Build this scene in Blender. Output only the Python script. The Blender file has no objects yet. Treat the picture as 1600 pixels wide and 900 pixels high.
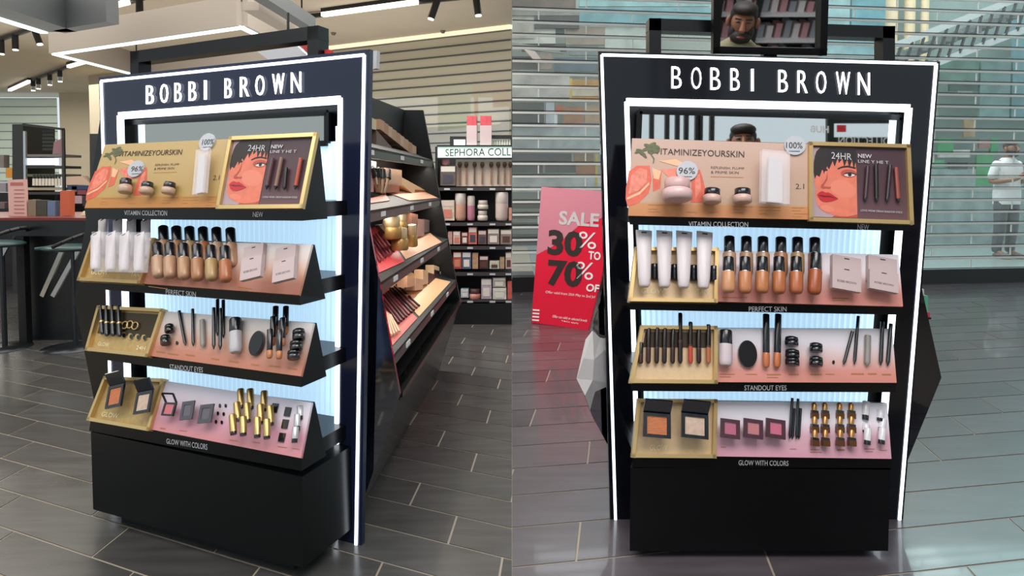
import bpy, bmesh, math, random
from mathutils import Vector, Matrix
random.seed(7)
SC = bpy.context.scene
COL = SC.collection
# ------------------------------------------------------------------ camera, world, lights, exposure
F = 1000.0; TH = math.radians(2.5); YH = 285.0; PCY = YH + F * math.tan(TH); CH = 1.256; CX = 800.0
cam_d = bpy.data.cameras.new('camera'); cam = bpy.data.objects.new('camera', cam_d); COL.objects.link(cam)
cam_d.sensor_width = 36.0; cam_d.lens = F / 1600 * 36; cam_d.shift_y = (PCY - 450.0) / 1600.0
cam.location = (0, 0, CH); cam.rotation_euler = (math.pi / 2 - TH, 0, 0); SC.camera = cam
cam_d.clip_start = 0.05; cam_d.clip_end = 200
W = bpy.data.worlds.new('world'); SC.world = W; W.use_nodes = True
bg = W.node_tree.nodes['Background']; bg.inputs[0].default_value = (0.78, 0.88, 0.93, 1); bg.inputs[1].default_value = 0.95
SC.view_settings.view_transform = 'Standard'; SC.view_settings.look = 'None'
SC.view_settings.exposure = 0.0; SC.view_settings.gamma = 1.0; SC.view_settings.use_curve_mapping = False
def area(name, loc, size, power, color=(1, 1, 1), rot=(0, 0, 0), sizey=None):
    l = bpy.data.lights.new(name, 'AREA'); l.energy = power; l.color = color; l.size = size
    if sizey: l.shape = 'RECTANGLE'; l.size_y = sizey
    o = bpy.data.objects.new(name, l); o.location = loc; o.rotation_euler = rot; COL.objects.link(o); return o
area('ceiling_wash_store', (-2.6, 1.0, 3.0), 3.0, 62, (1.0, .96, .9), sizey=2.0)
area('ceiling_wash_rear', (-3.6, 5.0, 2.9), 5.0, 150, (1.0, .95, .88), sizey=3.0)
area('ceiling_wash_shelf', (-1.0, 4.6, 2.9), 1.4, 75, (1.0, .96, .92), sizey=1.2)
area('added_ceiling_fill', (-3.4, 5.6, 1.95), 6.5, 130, (1.0, .95, .86), (math.pi, 0, 0), sizey=6.0)  # unseen upward lamp added only to brighten the ceiling
area('ceiling_wash_front', (0.7, 0.3, 3.6), 2.5, 130, (1.0, .96, .94), sizey=2.0)
area('ceiling_wash_far', (-8.0, 10.5, 2.95), 4.0, 170, (1.0, .97, .86), sizey=3.0)
area('mall_daylight', (5.0, 11.5, 7.0), 9.0, 860, (.93, .99, 1.0), sizey=6.0)
area('atrium_skylight', (12.5, 14.5, 7.5), 9.0, 850, (.58, 1.0, .97), (math.radians(-62), 0, 0), sizey=5.0)

# ------------------------------------------------------------------ helpers: colour, materials, meshes
def lin(h):
    h = h.lstrip('#'); c = [int(h[i:i + 2], 16) / 255 for i in (0, 2, 4)]
    return tuple(((x + .055) / 1.055) ** 2.4 if x > .04045 else x / 12.92 for x in c) + (1,)
MATS = {}
def mat(name, col, rough=.5, metal=0., emit=0., alpha=1., noise=0., nscale=20., coat=0., ecol=None, vcol=False, stretch=None, spec=None, bump=0.):
    if name in MATS: return MATS[name]
    m = bpy.data.materials.new(name); m.use_nodes = True; nt = m.node_tree; b = nt.nodes['Principled BSDF']
    c = lin(col) if isinstance(col, str) else col
    b.inputs['Base Color'].default_value = c; b.inputs['Roughness'].default_value = rough; b.inputs['Metallic'].default_value = metal
    if spec is not None: b.inputs['Specular IOR Level'].default_value = spec
    if coat: b.inputs['Coat Weight'].default_value = coat; b.inputs['Coat Roughness'].default_value = .05
    if emit: b.inputs['Emission Color'].default_value = lin(ecol) if ecol else c; b.inputs['Emission Strength'].default_value = emit
    if alpha < 1: b.inputs['Alpha'].default_value = alpha
    if vcol:
        a = nt.nodes.new('ShaderNodeVertexColor'); a.layer_name = 'Col'; nt.links.new(a.outputs[0], b.inputs['Base Color'])
    if noise or bump:
        tc = nt.nodes.new('ShaderNodeTexCoord'); nz = nt.nodes.new('ShaderNodeTexNoise'); nz.inputs['Scale'].default_value = nscale; nz.inputs['Detail'].default_value = 5
        src = tc.outputs['Object']
        if stretch:
            mp = nt.nodes.new('ShaderNodeMapping'); mp.inputs['Scale'].default_value = stretch[:3]
            if len(stretch) > 3: mp.inputs['Rotation'].default_value = (0, 0, stretch[3])
            nt.links.new(src, mp.inputs[0]); src = mp.outputs[0]
        nt.links.new(src, nz.inputs['Vector'])
        if noise:
            rp = nt.nodes.new('ShaderNodeValToRGB'); e = rp.color_ramp.elements
            e[0].position = .3; e[1].position = .72
            e[0].color = tuple(x * (1 - noise) for x in c[:3]) + (1,); e[1].color = tuple(min(1, x * (1 + noise)) for x in c[:3]) + (1,)
            nt.links.new(nz.outputs[0], rp.inputs[0]); nt.links.new(rp.outputs[0], b.inputs['Base Color'])
        if bump:
            bp = nt.nodes.new('ShaderNodeBump'); bp.inputs['Strength'].default_value = bump; bp.inputs['Distance'].default_value = .003
            nt.links.new(nz.outputs[0], bp.inputs['Height']); nt.links.new(bp.outputs[0], b.inputs['Normal'])
    MATS[name] = m; return m
def clear(name, col, opac, rough=.08):
    """clear plastic: a thin sheet that lets most light straight through and keeps a sheen"""
    if name in MATS: return MATS[name]
    m = bpy.data.materials.new(name); m.use_nodes = True; nt = m.node_tree; b = nt.nodes['Principled BSDF']
    b.inputs['Base Color'].default_value = lin(col); b.inputs['Roughness'].default_value = rough; b.inputs['Alpha'].default_value = opac
    MATS[name] = m; return m
class MB:
    def __init__(s): s.v = []; s.f = []; s.sm = []; s.c = {}
    def add(s, vs, fs, smooth=False):
        n = len(s.v); s.v += [Vector(p) for p in vs]; s.f += [tuple(i + n for i in f) for f in fs]; s.sm += [smooth] * len(fs); return s
    def poly(s, pts, th=None):
        """flat polygon; th is a vector to extrude it by"""
        n = len(pts)
        if th is None: return s.add(pts, [tuple(range(n))])
        th = Vector(th); a = [Vector(p) for p in pts]; b = [p + th for p in a]
        return s.add(a + b, [tuple(range(n)), tuple(range(2 * n - 1, n - 1, -1))] + [(i, i + n, (i + 1) % n + n, (i + 1) % n) for i in range(n)])
    def hexa(s, p):
        return s.add(p, [(0, 3, 2, 1), (4, 5, 6, 7), (0, 1, 5, 4), (1, 2, 6, 5), (2, 3, 7, 6), (3, 0, 4, 7)])
    def box(s, a, b):
        x0, y0, z0 = a; x1, y1, z1 = b
        return s.hexa([(x0, y0, z0), (x1, y0, z0), (x1, y1, z0), (x0, y1, z0), (x0, y0, z1), (x1, y0, z1), (x1, y1, z1), (x0, y1, z1)])
    def tube(s, p0, p1, r0, r1=None, n=10, caps=True):
        p0 = Vector(p0); p1 = Vector(p1); r1 = r0 if r1 is None else r1; d = (p1 - p0).normalized()
        u = d.orthogonal().normalized(); w = d.cross(u); a = []; b = []
        for i in range(n):
            t = 2 * math.pi * i / n; e = u * math.cos(t) + w * math.sin(t); a.append(p0 + e * r0); b.append(p1 + e * r1)
        s.add(a + b, [(i, (i + 1) % n, (i + 1) % n + n, i + n) for i in range(n)], True)
        if caps: s.add(a, [tuple(range(n - 1, -1, -1))]); s.add(b, [tuple(range(n))])
        return s
    def path(s, pts, r, n=8):
        for a, b in zip(pts, pts[1:]): s.tube(a, b, r, n=n)
        return s
    def lathe(s, prof, n=14, sx=1., sy=1., cap=True):
        vs = []; fs = []
        for r, z in prof:
            for i in range(n):
                t = 2 * math.pi * i / n; vs.append((r * sx * math.cos(t), r * sy * math.sin(t), z))
        for k in range(len(prof) - 1):
            for i in range(n): fs.append((k * n + i, k * n + (i + 1) % n, (k + 1) * n + (i + 1) % n, (k + 1) * n + i))
        s.add(vs, fs, True)
        if cap: s.add(vs[:n], [tuple(range(n - 1, -1, -1))]); s.add(vs[-n:], [tuple(range(n))])
        return s
    def ball(s, c, r, n=14, m=9):
        c = Vector(c); r = r if isinstance(r, (tuple, list)) else (r, r, r); vs = []; fs = []
        for j in range(m + 1):
            ph = math.pi * j / m
            for i in range(n):
                t = 2 * math.pi * i / n; vs.append(c + Vector((r[0] * math.sin(ph) * math.cos(t), r[1] * math.sin(ph) * math.sin(t), r[2] * math.cos(ph))))
        for j in range(m):
            for i in range(n): fs.append((j * n + i, (j + 1) * n + i, (j + 1) * n + (i + 1) % n, j * n + (i + 1) % n))
        return s.add(vs, fs, True)
    def bar(s, p0, p1, w, h, up):
        """rectangular bar from p0 to p1; up = direction of h"""
        p0 = Vector(p0); p1 = Vector(p1); d = (p1 - p0).normalized(); up = Vector(up).normalized(); side = d.cross(up).normalized() * (w / 2); up = side.cross(d).normalized() * (h / 2)
        return s.hexa([p0 - side - up, p0 + side - up, p1 + side - up, p1 - side - up, p0 - side + up, p0 + side + up, p1 + side + up, p1 - side + up])
    def mesh(s, name, inv=None, colors=None):
        me = bpy.data.meshes.new(name)
        vs = [inv @ v for v in s.v] if inv is not None else s.v
        me.from_pydata([tuple(v) for v in vs], [], s.f); me.update()
        for p, q in zip(me.polygons, s.sm): p.use_smooth = q
        bm = bmesh.new(); bm.from_mesh(me); bmesh.ops.remove_doubles(bm, verts=bm.verts, dist=1e-6) if False else None
        bmesh.ops.recalc_face_normals(bm, faces=bm.faces); bm.to_mesh(me); bm.free()
        if colors:
            ca = me.color_attributes.new('Col', 'FLOAT_COLOR', 'POINT')
            for i, c in enumerate(colors): ca.data[i].color = c
        return me
def loop_bars(name, pts, wd, h, N, m, parent):
    for a, b in zip(pts, pts[1:] + pts[:1]):
        d = (b - a).normalized() * wd * .5; mb = MB(); mb.bar(a - d, b + d, wd, h, N); obj(name, mb, m, parent)
def tag(o, label=None, cat=None, group=None, kind=None):
    for k, v in (('label', label), ('category', cat), ('group', group), ('kind', kind)):
        if v: o[k] = v
    return o
MW = {}
def empty(name, mw, label=None, cat=None, group=None, kind=None):
    if not isinstance(mw, Matrix): mw = Matrix.Translation(mw)
    o = bpy.data.objects.new(name, None); COL.objects.link(o); o.matrix_world = mw; o.empty_display_size = .05; MW[o.name] = mw.copy()
    return tag(o, label, cat, group, kind)
def obj(name, mb, m, parent=None, label=None, cat=None, group=None, kind=None, colors=None, origin=None):
    """link a mesh authored in world coordinates"""
    if parent is not None: inv = MW[parent.name].inverted()
    elif origin is None and mb.v:
        n = len(mb.v); o0 = Vector((sum(v.x for v in mb.v) / n, sum(v.y for v in mb.v) / n, min(v.z for v in mb.v))); inv = Matrix.Translation(-o0)
    else: inv = Matrix.Translation(-Vector(origin or (0, 0, 0)))
    me = mb.mesh(name, inv, colors); me.materials.append(m)
    o = bpy.data.objects.new(name, me); COL.objects.link(o)
    if parent is not None: o.parent = parent; MW[o.name] = MW[parent.name].copy()
    else: o.matrix_world = inv.inverted(); MW[o.name] = inv.inverted()
    return tag(o, label, cat, group, kind)
# ------------------------------------------------------------------ picture geometry -> world
def ray(px, py):
    c, s = math.cos(TH), math.sin(TH)
    return Vector((px - CX, F * c + (PCY - py) * s, -F * s + (PCY - py) * c))
CAM = Vector((0, 0, CH))
def fl(px, py, z=0.):
    d = ray(px, py); return CAM + d * ((z - CH) / d.z)
def at_y(px, py, y):
    d = ray(px, py); return CAM + d * (y / d.y)
class Pl:
    """plane with point o, axes X and U, normal N towards the viewer"""
    def __init__(s, o, X, U):
        s.o = Vector(o); s.X = Vector(X).normalized(); s.N = s.X.cross(Vector(U)).normalized()
        if s.N.dot(CAM - s.o) < 0: s.N = -s.N
        s.U = s.N.cross(s.X).normalized()
        if s.U.z < 0: s.U = -s.U
    def at(s, px, py, d=0.):
        r = ray(px, py); t = (s.o + s.N * d - CAM).dot(s.N) / r.dot(s.N); return CAM + r * t
    def loc(s, px, py, d=0.):
        q = s.at(px, py, d) - s.o; return q.dot(s.X), q.dot(s.U)
    def w(s, x, u, d=0.): return s.o + s.X * x + s.U * u + s.N * d
def vplane(o, ang):
    a = math.radians(ang); return Pl(o, (math.cos(a), math.sin(a), 0), (0, 0, 1))
def bil(q, u, v):
    """q = TL,TR,BR,BL picture corners; u to the right, v down"""
    a = [q[0][i] * (1 - u) + q[1][i] * u for i in (0, 1)]; b = [q[3][i] * (1 - u) + q[2][i] * u for i in (0, 1)]
    return a[0] * (1 - v) + b[0] * v, a[1] * (1 - v) + b[1] * v
TXT = {}
def text_geo(t, bold=0.0):
    k = (t, bold)
    if k in TXT: return TXT[k]
    cu = bpy.data.curves.new('lettering', 'FONT'); cu.body = t; cu.resolution_u = 3; cu.offset = bold
    o = bpy.data.objects.new('lettering', cu); COL.objects.link(o)
    dg = bpy.context.evaluated_depsgraph_get(); me = bpy.data.meshes.new_from_object(o.evaluated_get(dg))
    vs = [v.co.copy() for v in me.vertices]; fs = [tuple(p.vertices) for p in me.polygons]
    bpy.data.objects.remove(o); bpy.data.curves.remove(cu); bpy.data.meshes.remove(me)
    x0 = min(v.x for v in vs); x1 = max(v.x for v in vs); y0 = min(v.y for v in vs); y1 = max(v.y for v in vs)
    r = ([((v.x - x0) / (x1 - x0), 1 - (v.y - y0) / (y1 - y0)) for v in vs], fs); TXT[k] = r; return r
def text_mb(mb, t, q, fn, bold=0.0, th=None):
    """lay text t into the picture quad q on the surface fn(px,py); th = vector: solid letters"""
    uv, fs = text_geo(t, bold); pts = [fn(*bil(q, u, v)) for u, v in uv]
    if th is None: return mb.add(pts, fs)
    th = Vector(th); n = len(pts); ed = {}
    for f in fs:
        for a, b in zip(f, f[1:] + f[:1]): ed[(a, b)] = 1
    side = [(a, b, b + n, a + n) for a, b in ed if (b, a) not in ed]
    return mb.add(pts + [p + th for p in pts], fs + [tuple(i + n for i in f[::-1]) for f in fs] + side)
def rect(x0, y0, x1, y1): return [(x0, y0), (x1, y0), (x1, y1), (x0, y1)]
def ell(cx, cy, rx, ry, n=18, rot=0.):
    c, s = math.cos(rot), math.sin(rot); r = []
    for i in range(n):
        t = 2 * math.pi * i / n; x, y = rx * math.cos(t), ry * math.sin(t); r.append((cx + x * c - y * s, cy + x * s + y * c))
    return r
ORD = ['first', 'second', 'third', 'fourth', 'fifth', 'sixth', 'seventh', 'eighth', 'ninth', 'tenth']
# ------------------------------------------------------------------ materials
black = mat('black_lacquer', '#060709', .28, spec=.35)
blackm = mat('black_matt', '#0b0b0e', .45)
panelblk = mat('glossy_navy_black', '#1a1f36', .16, spec=.45); panelblkR = mat('glossy_black', '#0b0c13', .1, spec=.4)
led = mat('white_led', '#ffffff', .4, emit=2.6, ecol='#eaf4ff')
ledblue = mat('cool_led', '#ffffff', .4, emit=1.5, ecol='#b9dcff')
letterm = mat('lit_letter', '#ffffff', .4, emit=2.2, ecol='#f4f7ff')
backlit = mat('backlit_rib', '#d6ecfb', .4, emit=.75, ecol='#bfe4ff')
mirror = mat('mirror_glass', '#d8dcdc', .02, 1.0)
darkmirror = mat('dark_mirror_panel', '#4c4c52', .04, 1.0); floormirror = mat('grey_mirror_panel', '#9a9a9e', .05, 1.0)
gold = mat('gold_foil', '#cdb07a', .32, .7)
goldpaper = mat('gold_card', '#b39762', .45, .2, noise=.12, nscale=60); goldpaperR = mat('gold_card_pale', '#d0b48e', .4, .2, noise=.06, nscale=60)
goldcase = mat('gold_lipstick_case', '#b89d66', .32, .8)
white = mat('white_print', '#ece9ea', .5)
greyprint = mat('grey_print', '#b9b9bd', .5)
darkprint = mat('dark_print', '#2c2523', .55)
tanprint = mat('tan_print', '#a5713f', .6)
ombre = mat('ombre_card', '#ffffff', .5, vcol=True)
capblk = mat('black_cap', '#10131b', .25, coat=.4)
frost = mat('frosted_tube', '#cfc6c9', .35)
pinkcard = mat('dusty_pink_carton', '#b9a6a6', .5)
silver = mat('silver_metal', '#b9bcc0', .25, .9)
chrome = mat('chrome', '#c8c8c8', .12, 1.0)
greytube = mat('grey_tube', '#8c8680', .4)
glassy = clear('clear_acrylic', '#e8e6ec', .16)

# ------------------------------------------------------------------ floor: dark planks with pale joints
def clip(poly, f):
    out = []
    for a, b in zip(poly, poly[1:] + poly[:1]):
        fa, fb = f(a), f(b)
        if fa >= 0: out.append(a)
        if (fa >= 0) != (fb >= 0): t = fa / (fa - fb); out.append(a + (b - a) * t)
    return out
grout = mat('pale_grout', '#978d7e', .6)
TILE = [mat('slate_plank_%d' % i, c, .24, noise=.22, nscale=3, stretch=(1, 7, 1, r), bump=.08) for i, (c, r) in enumerate([('#454443', -.4), ('#4b4a49', -.4), ('#3f3e3d', -.4)])]
TILER = [mat('grey_plank_%d' % i, c, .3, coat=.35, noise=.18, nscale=3, stretch=(1, 7, 1, .1), bump=.08) for i, (c, r) in enumerate([('#4c464b', 0), ('#524c51', 0), ('#464045', 0)])]
mb = MB(); mb.box((-16, -4, -.06), (16, 12.5, -.0015)); FLOOR = obj('floor', mb, grout, kind='structure', origin=(0, 0, 0))
def tiles(side, o, A, B, roww, plen, mats):
    A = Vector((A[0], A[1], 0)).normalized(); B = Vector((B[0], B[1], 0)).normalized(); o = Vector((o.x, o.y, 0)); out = []
    sn = abs(A.cross(B).z); step = roww
    for j in range(-14, 60):
        for i in range(-30, 30):
            sh = ((j * 7) % 3) * plen / 3 + i * plen; g = .0042
            p = [o + B * (sh + g) + A * (j * step + g), o + B * (sh + plen - g) + A * (j * step + g), o + B * (sh + plen - g) + A * (j * step + step - g), o + B * (sh + g) + A * (j * step + step - g)]
            q = clip(p, (lambda v: -.001 - v.x) if side == 'L' else (lambda v: v.x - .001))
            if len(q) < 3: continue
            c = sum(q, Vector()) / len(q)
            if c.y < -1 or c.y > 9 or abs(c.x) > .84 * max(c.y, 0) + .9: continue
            out.append((c.length if c.y > 1.3 and abs(c.x) < .84 * c.y + .25 else 50 + c.length, q, mats[(i * 5 + j * 3) % 3]))
    return out
T = sorted(tiles('L', fl(700, 850), (80, 1000), (-2380, 1000), .187, .62, TILE), key=lambda t: t[0])
T2 = sorted(tiles('R', fl(900, 877), (168, 1000), (6000, 1000), .25, 1.0, TILER), key=lambda t: t[0])
for lst, nmax in ((T, 175), (T2, 120)):
    for d, q, m in lst[:nmax]:
        mb = MB(); mb.poly([v + Vector((0, 0, -.0015)) for v in q], (0, 0, .0025)); obj('tile', mb, m, FLOOR)
    for m in {id(t[2]): t[2] for t in lst}.values():
        mb = MB()
        for d, q, mm in lst[nmax:]:
            if mm is m: mb.poly([v + Vector((0, 0, -.0015)) for v in q], (0, 0, .0025))
        if mb.v: obj('far_tile', mb, m, FLOOR, kind='stuff')
# ------------------------------------------------------------------ ceiling and walls
ceilm = mat('taupe_ceiling', '#b5a998', .8, noise=.04, nscale=2); wallm = mat('beige_wall', '#b3a792', .7, noise=.05, nscale=2)
CZ = 3.1
mb = MB(); mb.box((-16, 1.2, CZ), (-.002, 14, CZ + .1)); obj('ceiling', mb, ceilm, kind='structure')
mb = MB(); mb.box((.002, -4, 3.9), (12, 7.0, 4.0)); obj('ceiling_front', mb, mat('pale_ceiling', '#c9c7c4', .8), kind='structure')
WL = vplane((0, 7.6, 0), -25.8)
mb = MB(); mb.poly([WL.w(-8.2, 0, -.05), WL.w(-3.35, 0, -.05), WL.w(-3.35, CZ, -.05), WL.w(-8.2, CZ, -.05)], -WL.N * .1); obj('wall_back', mb, wallm, kind='structure')
mb = MB(); mb.box((-9.35, 13.3, 0), (-6.9, 13.4, CZ)); obj('wall_rear', mb, wallm, kind='structure')
mb = MB(); mb.bar(WL.w(-3.4, CZ - .02, .02), WL.w(0, CZ - .02, .02), .05, .05, (0, 0, 1)); obj('trim_1', mb, mat('cream_trim', '#efe2c4', .5, emit=.7, ecol='#f6e6c4'), kind='structure')
rodm = mat('shutter_rod', '#cfd0cd', .4, .15); roddk = mat('shutter_rod_dark', '#4f4c46', .5)
def shutter(P, x0, x1, z0, z1, pitch, pane, rod, label, barh, gap=.012, joint=0):
    r = empty('roller_shutter', P.w((x0 + x1) / 2, 0), label, 'shutter')
    n = int((z1 - z0) / pitch)
    for i in range(n):
        a = z0 + i * pitch
        mb = MB(); mb.poly([P.w(x0, a + gap), P.w(x1, a + gap), P.w(x1, a + pitch - gap * .3), P.w(x0, a + pitch - gap * .3)], -P.N * .006); sl = obj('pane', mb, pane, r)
        mb = MB(); mb.bar(P.w(x0, a + pitch - gap * .3, .004), P.w(x1, a + pitch - gap * .3, .004), .018, gap * .9, (0, 0, 1))
        sl_ = obj('slat', mb, rod, r); mb = MB()
        mb.bar(P.w(x0, a + gap * .55, .004), P.w(x1, a + gap * .55, .004), .014, gap * .35, (0, 0, 1)); obj('shade_line', mb, rodsh, sl_)  # dark bar standing in for the shade line along each rod
        if joint:
            x = x0 + (i % 2) * joint / 2 + .3
            while x < x1: mb = MB(); mb.bar(P.w(x, a + gap, .004), P.w(x, a + pitch - gap, .004), .012, .012, P.N); x += joint; obj('joint', mb, rod, sl)
    mb = MB(); mb.hexa([P.w(x0, z0 - barh, .03), P.w(x1, z0 - barh, .03), P.w(x1, z0 - barh, -.03), P.w(x0, z0 - barh, -.03), P.w(x0, z0, .03), P.w(x1, z0, .03), P.w(x1, z0, -.03), P.w(x0, z0, -.03)])
    obj('bottom_bar', mb, mat('shutter_bar', '#17191c', .4), r)
    return r
paneL = clear('pane_beige', '#c3bba6', .58, .35); paneR = clear('pane_clear', '#d5e0de', .12, .1); rodlt = mat('shutter_rod_white', '#eceeea', .4); rodsh = mat('shutter_shade_line', '#42494b', .5)
shutter(WL, -3.35, -.01, .1, CZ - .04, .118, paneL, roddk, 'beige roller shutter behind the cosmetics wall shelf', .1)
WB = vplane((-9.4, 13.3, 0), 0)
shutter(WB, -3.4, 0, .1, CZ - .02, .17, clear('pane_mint', '#d6e2d4', .8, .3), roddk, 'pale green roller shutter at far left behind the shelving frame', .1)
WR = vplane((0.004, 7.3, 0), 7)
shutter(WR, 0, 8.3, .17, 3.9, .145, paneR, rodlt, 'clear slatted roller shutter closing off the mall behind the head-on kiosk', .17, gap=.026, joint=1.1)
# ------------------------------------------------------------------ the mall beyond the clear shutter
mb = MB(); mb.box((-6, 12.5, -.06), (26, 34, 0)); mb.box((.3, 8.6, -.003), (18, 12.6, .002)); obj('floor_mall', mb, mat('mall_floor', '#8fa09d', .25), kind='structure')
def far_box(name, x0, y0, x1, y1, Y, col, label, cat, group=None, dep=.5, rough=.5, floor=False, emit=0):
    a = at_y(x0, y1, Y); b = at_y(x1, y0, Y); z0 = 0 if floor else a.z
    mb = MB(); mb.box((a.x, Y, z0), (b.x, Y + dep, b.z))
    return obj(name, mb, mat('far_' + col, col, rough, noise=.12, nscale=2), None, label, cat, group)
ML = empty('shopfront', at_y(860, 380, 12.6), 'cluttered brown and teal shopfronts seen through the clear shutter at left', 'shopfront')
MR = empty('shopfront', at_y(1450, 380, 12.6), 'teal glass shopfronts with green stands seen through the clear shutter at right', 'shopfront')
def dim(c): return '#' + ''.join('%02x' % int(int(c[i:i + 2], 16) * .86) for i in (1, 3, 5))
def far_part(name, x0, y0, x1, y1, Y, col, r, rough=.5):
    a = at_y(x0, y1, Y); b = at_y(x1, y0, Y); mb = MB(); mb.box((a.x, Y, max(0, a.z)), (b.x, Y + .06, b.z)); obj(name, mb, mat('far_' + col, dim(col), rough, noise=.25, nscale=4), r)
def far_quad(name, px, Y, col, r):
    mb = MB(); mb.poly([at_y(x, y, Y) for x, y in px], (0, .05, 0)); obj(name, mb, mat('far_' + col, col, .5, noise=.2, nscale=2.5), r)
for r_, x0, x1 in ((ML, 796, 1290), (MR, 1286, 1720)):
    a = at_y(x0, 386, 13.6); b = at_y(x1, -120, 13.6); mb = MB(); mb.box((a.x, 13.6, 0), (b.x, 13.7, b.z)); obj('rear_wall', mb, mat('mall_wall_%d' % x0, '#8d948c' if r_ is ML else '#849a94', .6, noise=.15, nscale=1.2), r_)
for i, (n_, x0, y0, x1, y1, c) in enumerate([('fascia', 790, -80, 900, 14, '#6d5a50'), ('lintel', 800, 14, 905, 24, '#8f8a80'), ('dark_window', 835, 24, 905, 44, '#47423f'), ('balustrade', 905, -60, 1110, 10, '#8ab2b2'), ('balustrade', 905, 12, 1112, 38, '#6f9fa3'), ('pale_pier', 800, 24, 835, 60, '#bdb9ac'),
  ('sign_box', 905, 26, 945, 38, '#7a4a36'), ('counter', 800, 38, 868, 68, '#c8c8bc'), ('dark_niche', 868, 44, 882, 55, '#3d4846'), ('poster', 884, 42, 945, 70, '#9a8a78'), ('counter', 945, 42, 1010, 84, '#b7c0b6'), ('shelf_strip', 815, 68, 885, 80, '#4a4a46'), ('shelf_strip', 890, 72, 935, 86, '#838f8c'),
  ('dark_bench', 800, 88, 842, 108, '#3a2a2c'), ('goods', 842, 84, 862, 108, '#b39a8c'), ('goods', 866, 90, 935, 112, '#5c6b74'), ('cream_panel', 800, 116, 890, 152, '#c3bcb4'), ('yellow_frame', 889, 122, 894, 160, '#cfae4a'), ('cream_panel', 894, 124, 937, 136, '#c09048'), ('cream_panel', 894, 136, 937, 150, '#cdbfa4'), ('cream_panel', 894, 150, 937, 158, '#b9863e'),
  ('dark_cabinet', 800, 160, 850, 194, '#24282b'), ('mullion', 816, 160, 819, 194, '#8b8f8c'), ('pale_stand', 853, 160, 866, 196, '#c3c6d0'), ('orange_goods', 868, 164, 880, 176, '#b8552e'), ('orange_goods', 880, 166, 912, 194, '#a86e48'), ('orange_goods', 914, 164, 937, 192, '#b99a76'), ('white_post', 866, 178, 871, 198, '#e6e6e2'),
  ('grey_counter', 800, 198, 937, 234, '#a9b4b2'), ('dark_counter', 800, 240, 893, 252, '#2d2830'), ('dark_counter', 800, 258, 848, 270, '#26252a'), ('dark_counter', 852, 258, 900, 270, '#39333a'), ('brown_goods', 897, 240, 928, 254, '#8a6a4a'), ('brown_goods', 900, 256, 930, 272, '#a5643a'), ('yellow_post', 930, 240, 934, 290, '#cdb33a'), ('white_counter', 800, 276, 945, 300, '#bfc4c2'),
  ('dark_counter', 800, 316, 846, 326, '#2b2a2e'), ('dark_counter', 800, 334, 846, 342, '#343036'), ('dark_counter', 800, 348, 846, 356, '#2f2c33'), ('dark_plinth', 790, 366, 960, 384, '#1f2124')]):
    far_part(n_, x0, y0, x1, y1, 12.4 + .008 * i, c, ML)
far_quad('slanted_rail', [(800, 66), (870, 76), (880, 84), (800, 74)], 12.3, '#7d7f78', ML); far_quad('slanted_rail', [(818, 76), (836, 80), (850, 98), (838, 98)], 12.3, '#c9b4a8', ML)
for i, (n_, x0, y0, x1, y1, c) in enumerate([('glazing', 1286, -80, 1330, 92, '#8fb6b8'), ('glazing', 1330, -80, 1386, 60, '#5f9ba4'), ('glazing', 1345, 20, 1375, 40, '#b8d0cf'), ('glazing', 1280, 40, 1386, 92, '#8ab6bb'), ('pier', 1440, 96, 1468, 186, '#a9b9a0'), ('glazing', 1468, 94, 1530, 130, '#7fae9f'), ('glazing', 1530, 90, 1580, 186, '#86b0ac'), ('glazing', 1580, 30, 1720, 186, '#74a8ae'), ('dark_sign', 1498, 100, 1514, 108, '#32423e'), ('dark_panel', 1488, 112, 1535, 124, '#5f7a70'), ('dark_panel', 1484, 130, 1540, 142, '#527068'), ('white_panel', 1496, 140, 1520, 146, '#c4d6d0'), ('green_panel', 1560, 148, 1585, 160, '#4f9a78'), ('sand_panel', 1506, 186, 1524, 214, '#c9aa78'),
  ('green_stand', 1466, 216, 1490, 240, '#3fae6a'), ('goods', 1468, 234, 1516, 246, '#d9dcd4'), ('rose_goods', 1530, 218, 1548, 232, '#b98a84'), ('green_stand', 1548, 216, 1560, 240, '#3fb573'), ('green_stand', 1460, 250, 1476, 262, '#4fae78'), ('dark_goods', 1484, 254, 1512, 264, '#41544a'), ('green_stand', 1525, 240, 1552, 290, '#58b87c'), ('white_counter', 1440, 264, 1600, 300, '#a6bfba'), ('white_counter', 1440, 300, 1720, 384, '#a4bcba')]):
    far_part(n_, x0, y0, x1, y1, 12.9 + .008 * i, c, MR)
for i, (x0, x1) in enumerate([(1391, 1412), (1424, 1440), (1450, 1462)]):
    a = at_y(x0, 70, 13); b = at_y(x1, 70, 13); mb = MB(); mb.tube(((a.x + b.x) / 2, 13.25, 0), ((a.x + b.x) / 2, 13.25, 6), (b.x - a.x) / 2, n=14)
    obj('mall_column', mb, mat('sand_column', '#d9c7a2', .6), None, f'sand-coloured mall column, {ORD[i]} from left seen through the shutter', 'column', 'mall columns')
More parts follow.
